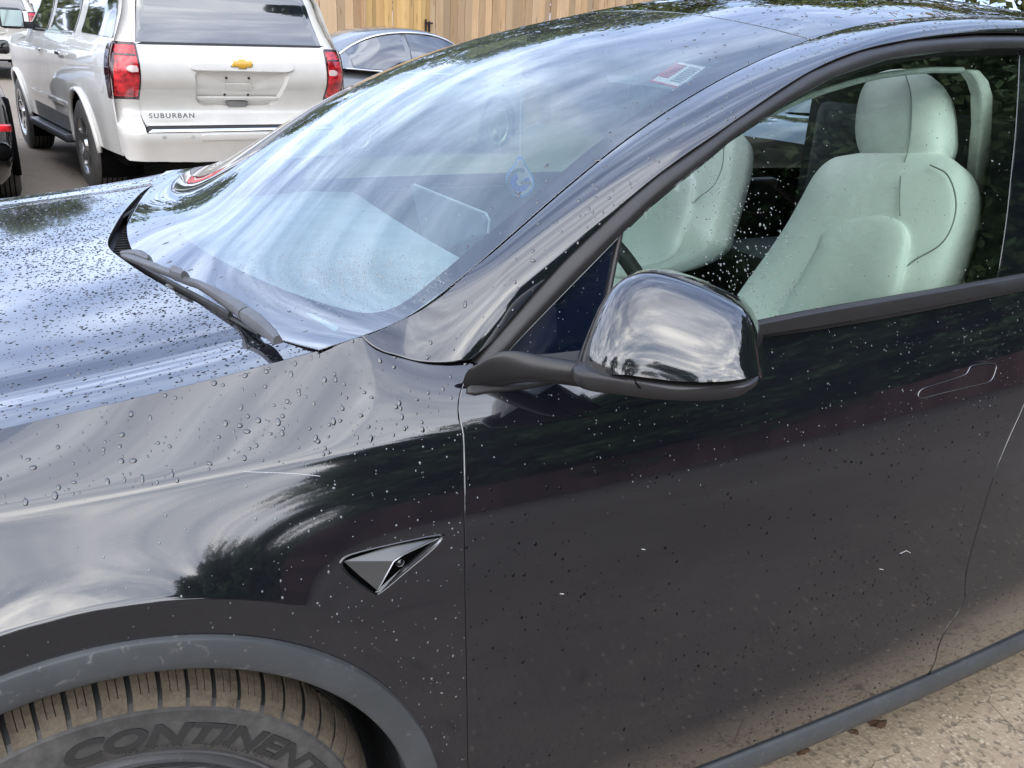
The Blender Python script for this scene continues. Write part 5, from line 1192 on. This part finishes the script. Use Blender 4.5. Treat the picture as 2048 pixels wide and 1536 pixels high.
while a < ga1: put(bmN, a, -.02+random.uniform(-.004, .004), gate, -.03); a += .0785
bm = bmesh.new(); box(bm, (ga0-.075, .0, HF/2), (.13, .12, HF)); bm_obj('gate_post', bm, W2, gate); bm = bmesh.new(); box(bm, (ga0-.16, -.03, HF/2), (.035, .14, HF)); bm_obj('gate_post', bm, W1, gate)
for z_ in (.4, 1.3, 2.2):
    bm = bmesh.new(); box(bm, (12.5, .05, z_), (23.6, .05, .09)); bm_obj('rail', bm, W1, fence)
IRON = m_plastic('black_iron', (.015, .015, .016), .5)
L0 = rl(856, 52, FB-.05)
bm = bmesh.new(); box(bm, (L0[0]-.045, -.05, L0[1]), (.022, .03, .21)); box(bm, (L0[0]+.025, -.05, L0[1]-.02), (.022, .03, .19)); box(bm, (L0[0]+.01, -.06, L0[1]+.045), (.15, .022, .03)); bm_obj('latch', bm, IRON, gate)

# ---- trees and the fence behind the photographer (seen mirrored in the black paint and the glass)
def m_leaf(name, c1, c2):
    m = mat(name, c1, .6, spec=.3); g = NT(m); n = g.noise(.9, 4, .6); n2 = g.noise(9, 2)
    c = g.mix(g.ramp(n, [(.35, 0), (.65, 1)]), c1, c2); g.to('Base Color', g.mix(g.ramp(n2, [(.3, 0), (.7, .6)]), c, tuple(k*1.5 for k in c2)))
    g.b.inputs['Transmission Weight'].default_value = 0; return m
LF = [m_leaf('dark_leaves', (.052, .098, .038), (.085, .14, .05)), m_leaf('olive_leaves', (.055, .075, .022), (.10, .12, .035))]
BARK = m_plastic('bark', (.09, .07, .055), .95, .6, 40)
def crown_mesh(seed, h, r_, nclump, nleaf, m, lsz=.13, base=.3):
    rg_ = np.random.default_rng(seed); V = []; F = []
    for c in range(nclump):
        t = rg_.uniform(0, 1)**.8; ph = rg_.uniform(0, 2*math.pi); rr = r_*(.35+.65*math.sin(math.pi*(.15+.8*t)))*rg_.uniform(.35, 1.0)
        cc = np.array([rr*math.cos(ph), rr*math.sin(ph), h*(base+(1-base)*t)]); cr_ = rg_.uniform(.30, .75)*r_*.42
        d = rg_.normal(size=(nleaf, 3)); d /= np.linalg.norm(d, axis=1)[:, None]; P = cc+d*cr_*rg_.uniform(.35, 1.15, (nleaf, 1))**.6*np.array([1, 1, .7])
        a = rg_.normal(size=(nleaf, 3)); a /= np.linalg.norm(a, axis=1)[:, None]; b = np.cross(a, rg_.normal(size=(nleaf, 3))); b /= np.linalg.norm(b, axis=1)[:, None]
        s_ = lsz*rg_.uniform(.5, 1.2, (nleaf, 1))
        q = np.stack([P-a*s_, P-b*s_*.55, P+a*s_, P+b*s_*.55], 1).reshape(-1, 3); i0 = len(V)*0+sum(len(x) for x in V); V.append(q); F.append(np.arange(nleaf*4).reshape(-1, 4)+i0)
    V = np.concatenate(V); F = np.concatenate(F); me = bpy.data.meshes.new('crown'); me.vertices.add(len(V)); me.vertices.foreach_set('co', V.ravel()); me.loops.add(F.size); me.loops.foreach_set('vertex_index', F.ravel().astype(np.int32))
    me.polygons.add(len(F)); me.polygons.foreach_set('loop_start', np.arange(0, F.size, 4, dtype=np.int32)); me.update(calc_edges=True); me.validate(); me.materials.append(m); return me
def tree(name, loc, seed, h, r_, label, m=0, ncl=70, nlf=150, lsz=.13, base=.3, proto=None, group=None, cat='tree'):
    if proto is not None:
        t = copy_tree(proto); t.location = loc; t.rotation_euler = (0, 0, random.uniform(0, 6.28)); s_ = h/proto['h0']; t.scale = (s_*random.uniform(.9, 1.1), s_*random.uniform(.9, 1.1), s_); t['label'] = label
        if group: t['group'] = group
        return t
    t = empty(name, loc, 0, label=label, cat=cat, group=group); t['h0'] = float(h)
    me = crown_mesh(seed, h, r_, ncl, nlf, LF[m], lsz, base); o = bpy.data.objects.new('crown', me); COL.objects.link(o); o.parent = t
    rg_ = random.Random(seed); V = []; F = []
    def add(P, r0, r1):
        v, f = tube_arrays(P, np.linspace(r0, r1, len(P)), 7); i0 = len(V); V.extend(v); F.extend([tuple(i+i0 for i in q) for q in f])
    add([(0, 0, -.1), (rg_.uniform(-.1, .1), .05, h*.3), (rg_.uniform(-.3, .3), rg_.uniform(-.3, .3), h*.6), (rg_.uniform(-.4, .4), rg_.uniform(-.4, .4), h*.9)], .03*h, .008*h)
    for _ in range(9):
        z0_ = rg_.uniform(.22, .7)*h; ph = rg_.uniform(0, 6.28); l_ = r_*rg_.uniform(.5, .95); add([(0, 0, z0_), (l_*.5*math.cos(ph), l_*.5*math.sin(ph), z0_+.12*h), (l_*math.cos(ph), l_*math.sin(ph), z0_+.2*h)], .012*h, .003*h)
    mesh_obj('trunk', V, F, BARK, t); return t
def polar(az, d): a = rad(az); return (CAM_POS[0]+.5+d*math.sin(a), -1.4-d*math.cos(a), 0)
GB = 'trees behind the photographer'
p1_ = tree('broadleaf_tree', polar(26.5, 15), 3, 10.5, 3.0, 'dark broadleaf tree behind the photographer, mirrored in the front fender', 0, 110, 230, .14, .10, group=GB)
p2_ = tree('broadleaf_tree', polar(38, 15.5), 5, 11, 3.4, 'tall dark tree behind the photographer, mirrored in the front half of the door', 0, 120, 220, .14, .10, group=GB)
for i, (az, d, h, pr_) in enumerate(((24, 16, 9, p2_), (22.5, 15, 10, p1_), (20.5, 18, 9.5, p2_), (26, 19, 12, p2_), (32, 15, 10.5, p1_), (34.5, 15, 10.5, p1_), (33, 18, 10, p2_), (30, 13.5, 11, p1_), (43, 14, 10, p2_), (40, 14.5, 11, p1_), (48, 15.5, 12.5, p2_), (55, 14.5, 12, p1_), (63, 15.5, 13.5, p2_), (72, 14.5, 12.5, p1_), (81, 15.5, 13, p2_), (92, 16, 12, p1_), (45, 20, 14, p1_), (60, 20, 15, p2_), (76, 20, 15, p2_))):
    tree('', polar(az, d), 0, h, 0, 'dark broadleaf tree in the row mirrored in the black door and side window', proto=pr_, group=GB)
p3_ = tree('low_tree', polar(-12, 34), 9, 5.0, 2.6, 'low far tree on the open side of the lot, mirrored in the door mirror cap', 0, 50, 140, .14, .1, group='low far trees mirrored in the mirror cap')
for az, d, h in ((-3, 30, 4.2), (-22, 32, 5.), (-33, 34, 5.6), (-44, 30, 5.0), (-55, 36, 6.), (-66, 34, 5.2), (-80, 36, 5.4), (-95, 40, 5)):
    tree('', polar(az, d), 0, h, 0, 'low far tree on the open side of the lot, mirrored in the door mirror cap', proto=p3_, group='low far trees mirrored in the mirror cap')
GF = 'trees beyond the wooden fence'
p4_ = tree('shade_tree', (9, 21, 0), 11, 9.5, 3.2, 'olive green tree beyond the fence, mirrored along the roof and windshield edge', 1, 90, 170, .13, .2, group=GF)
for (x, y, h) in ((14, 19, 10), (18, 16, 10.5), (13, 25, 11), (22, 13, 10), (4, 30, 7.0), (-2, 32, 6.4), (-7, 33, 6.8), (8, 30, 8), (24, 7, 10.5), (-13, 34, 6.5), (26, 1, 10)):
    tree('', (x, y, 0), 0, h, 0, 'olive green tree beyond the fence, mirrored along the roof and windshield edge', proto=p4_, group=GF)
bf = empty('brown_fence', (0, 0, 0), label='low brown board fence behind the photographer, mirrored as a brown stripe in the door', cat='fence')
bmB = board_mesh(.32, 1.75, .03, m_wood('brown_stained_wood', (.14, .085, .07), (.20, .125, .10), (.16, .10, .085)))
for az in np.arange(6, 112, 1.38):
    p = polar(az, 12.6); o = put(bmB, p[0], p[1], bf, 0); o.rotation_euler = (0, 0, rad(-az+180)*-1 if False else rad(az))
# ================================================================== rain drops: small domes on every wet panel
def m_drop(name, dark):
    m = bpy.data.materials.new(name); m.use_nodes = True; t = m.node_tree; b = t.nodes['Principled BSDF']
    if dark: b.inputs['Base Color'].default_value = (.006, .007, .010, 1); b.inputs['Roughness'].default_value = .03; b.inputs['IOR'].default_value = 2.1
    else: b.inputs['Transmission Weight'].default_value = 1; b.inputs['IOR'].default_value = 1.33; b.inputs['Roughness'].default_value = 0.
    return m
DROPD, DROPG = m_drop('rain_on_paint', True), m_drop('rain_on_glass', False)
DROPK = m_drop('dark_rain', True); DROPK.node_tree.nodes['Principled BSDF'].inputs['IOR'].default_value = 1.3; DROPK.node_tree.nodes['Principled BSDF'].inputs['Base Color'].default_value = (.002, .002, .003, 1)
DROPL = mat('rain_painted_glint', (.14, .16, .16), .08, coat=1, ior=1.6)  # pale base colour stands in for sky light the drops would refract
pan = {n: (L, f, o) for n, L, f, o in PANELS}
dome = [(0, 0, 1.)]+[(math.cos(t)*.62, math.sin(t)*.62, .78) for t in np.linspace(0, 2*math.pi, 9)[:-1]]+[(math.cos(t)*.95, math.sin(t)*.95, .30) for t in np.linspace(0, 2*math.pi, 9)[:-1]]+[(math.cos(t), math.sin(t), -.05) for t in np.linspace(0, 2*math.pi, 9)[:-1]]
dome = np.array(dome); df = [(0, 1+i, 1+(i+1) % 8) for i in range(8)]+[(1+r_*8+i, 9+r_*8+i, 9+r_*8+(i+1) % 8, 1+r_*8+(i+1) % 8) for r_ in (0, 1) for i in range(8)]
def drops(name, pname, count, rmin, rmax, mt, flat_=.38, region=None, stretch=.35, power=3.0, weight=None, box_=None, down=0.):
    L, f, o = pan[pname]; poly = L[0]; lo, hi = (poly.min(0), poly.max(0)) if box_ is None else (np.array(box_[0]), np.array(box_[1]))
    V = []; F = []; n = 0; tries = 0
    while n < count and tries < 60:
        tries += 1; q = RNG.uniform(lo, hi, (4000, 2)); q = q[inside(q, poly)]
        for h in L[1:]: q = q[~inside(q, h)]
        if not len(q): continue
        P = f(q); d = P-CAM_POS; dep = d@_fw; U = 1024+CAM_F*(d@_R)/dep; W_ = 768-CAM_F*(d@_U)/dep
        ok = (dep > .1) & (U > -60) & (U < 2110) & (W_ > -60) & (W_ < 1600)
        if region is not None: ok &= region(U, W_, q)
        if weight is not None: ok &= RNG.uniform(0, 1, len(q)) < weight(U, W_, q)
        q = q[ok]; P = P[ok]
        if not len(q): continue
        q = q[:count-n]; P = P[:count-n]; e = 1e-4
        N = np.cross(f(q+[e, 0])-f(q-[e, 0]), f(q+[0, e])-f(q-[0, e])); N /= np.linalg.norm(N, axis=1)[:, None]; N *= np.sign(np.sum(N*(CAM_POS-P), axis=1))[:, None]
        g_ = np.array([0, 0, -1.])-N*(-N[:, 2:3]); g_ /= np.linalg.norm(g_, axis=1)[:, None]+1e-9
        r_ = rmin+(rmax-rmin)*RNG.uniform(0, 1, len(q))**power
        for i in range(len(q)):
            T = g_[i] if RNG.uniform() < .6 else np.cross(N[i], RNG.normal(size=3)); T = T/np.linalg.norm(T); B_ = np.cross(N[i], T); sa = 1+abs(RNG.normal())*stretch; jit = 1+.05*RNG.normal(size=(len(dome), 1))
            jit[0] = 1
            V.append(P[i]+(dome[:, :1]*T*sa*jit+dome[:, 1:2]*B_*jit+dome[:, 2:3]*N[i]*flat_)*r_[i]); F += [tuple(k+n*25 for k in ff) for ff in df]; n += 1
    V = np.concatenate(V); ob = mesh_obj(name, V, F, mt, car); tag(ob, kind='stuff'); return ob
nz_ = lambda q, s_: .5+.5*np.sin(q[:, 0]*s_+3*np.sin(q[:, 1]*s_*.7))*np.cos(q[:, 1]*s_*1.3+2*np.sin(q[:, 0]*s_*.6))
drops('rain_drop', 'hood', 7500, .0007, .0021, DROPK, .42, weight=lambda U, W_, q: .15+.85*np.exp(-((W_-(470+.34*U))/95)**2)*nz_(q, 22)**.5, power=2.2)
drops('rain_drop', 'hood', 500, .0012, .0036, DROPD, .36, power=2.6)
drops('rain_drop', 'front_fender', 330, .0008, .0036, DROPD, .34, region=lambda U, W_, q: q[:, 1] > .955, power=2.2, stretch=.5)
drops('rain_drop', 'front_fender', 260, .0006, .0017, DROPL, .38, region=lambda U, W_, q: q[:, 1] <= .957, power=3, weight=lambda U, W_, q: np.where(U > 520, 1., .35))
drops('rain_drop', 'front_door', 480, .0005, .0013, DROPL, .42, region=lambda U, W_, q: q[:, 1] > .80, power=2.5, weight=lambda U, W_, q: nz_(q, 19)*np.clip((q[:, 1]-.78)/.2, .1, 1))
drops('rain_drop', 'front_door', 1000, .0009, .0026, DROPK, .40, region=lambda U, W_, q: q[:, 1] < .90, power=2.5, weight=lambda U, W_, q: nz_(q, 11))
drops('rain_drop', 'rear_door', 90, .0009, .0022, DROPK, .40)
drops('rain_drop', 'a_pillar_and_roof_rail', 420, .0009, .0030, DROPD, .42, power=2.2)
drops('rain_drop', 'roof_glass', 1500, .0012, .0042, DROPD, .34, power=2.4, stretch=.9, weight=lambda U, W_, q: nz_(q, 9))
drops('rain_drop', 'windshield', 2600, .0005, .0013, DROPL, .45, region=lambda U, W_, q: (W_ > 420) & (U > 430), weight=lambda U, W_, q: np.clip(1.1-np.hypot((U-700)/230, (W_-560)/75), .0, 1)*nz_(q, 17)**.4, power=2)
drops('rain_drop', 'windshield', 420, .0006, .0014, DROPL, .42, region=lambda U, W_, q: (U > 650), weight=lambda U, W_, q: nz_(q, 13), power=2.5)
drops('rain_drop', 'windshield', 260, .0011, .0036, DROPD, .36, region=lambda U, W_, q: (q[:, 1] > 1.13) | (q[:, 0] < -.90) | (q[:, 1] < .43), power=2.2, stretch=.8)
drops('rain_drop', 'side_window', 420, .0008, .0018, DROPL, .5, weight=lambda U, W_, q: np.clip(1.15-np.abs(U-1480-.3*(W_-450))/130, .03, 1)*np.clip(W_/560, .2, 1), power=1.8)
drops('rain_drop', 'side_window', 160, .0006, .0014, DROPL, .5)
drops('rain_drop', 'sail_panel', 45, .0005, .0011, DROPL, .45)
# a long light scratch on the fender and a chip on the door
def srf(u, v, off=.0004): return side_map(side_hit(u, v)[None], off)[0]
LSC = mat('scratch_pale', (.55, .55, .55), .6)
tube('scratch', poly_smooth([srf(486, 943), srf(540, 945), srf(590, 947), srf(640, 952)], 4), .0004, LSC, car, 5)
tube('scratch', [srf(1800, 1107), srf(1813, 1101), srf(1821, 1106)], .0006, LSC, car, 5)
for u, v in ((1762, 1138), (1123, 1187), (1286, 1098)): tube('paint_chip', [srf(u-3, v), srf(u+4, v+1)], .0008, LSC, car, 5)
# needles and debris on the far roof
def roofp(u, v, off): return ws_map(inv(lambda q: ws_map(q, off), u, v, (-1, 1.2), (1, 2.4))[None], off)[0]
bm_v = []; bm_f = []
for i in range(170):
    u, v = random.gauss(1775, 75), random.uniform(9, 34); c = roofp(u, v, .004); a = random.uniform(0, 6.28); l_ = random.uniform(.010, .028)
    vv, ff_ = tube_arrays([c-np.array([math.cos(a), math.sin(a), 0])*l_, c+np.array([0, 0, .004]), c+np.array([math.cos(a+.2), math.sin(a+.2), .1*random.random()])*l_], .0006, 4); i0 = len(bm_v); bm_v += vv; bm_f += [tuple(k+i0 for k in f) for f in ff_]
o = mesh_obj('pine_needles', bm_v, bm_f, mat('dry_needle', (.13, .085, .04), .8)); tag(o, kind='stuff')
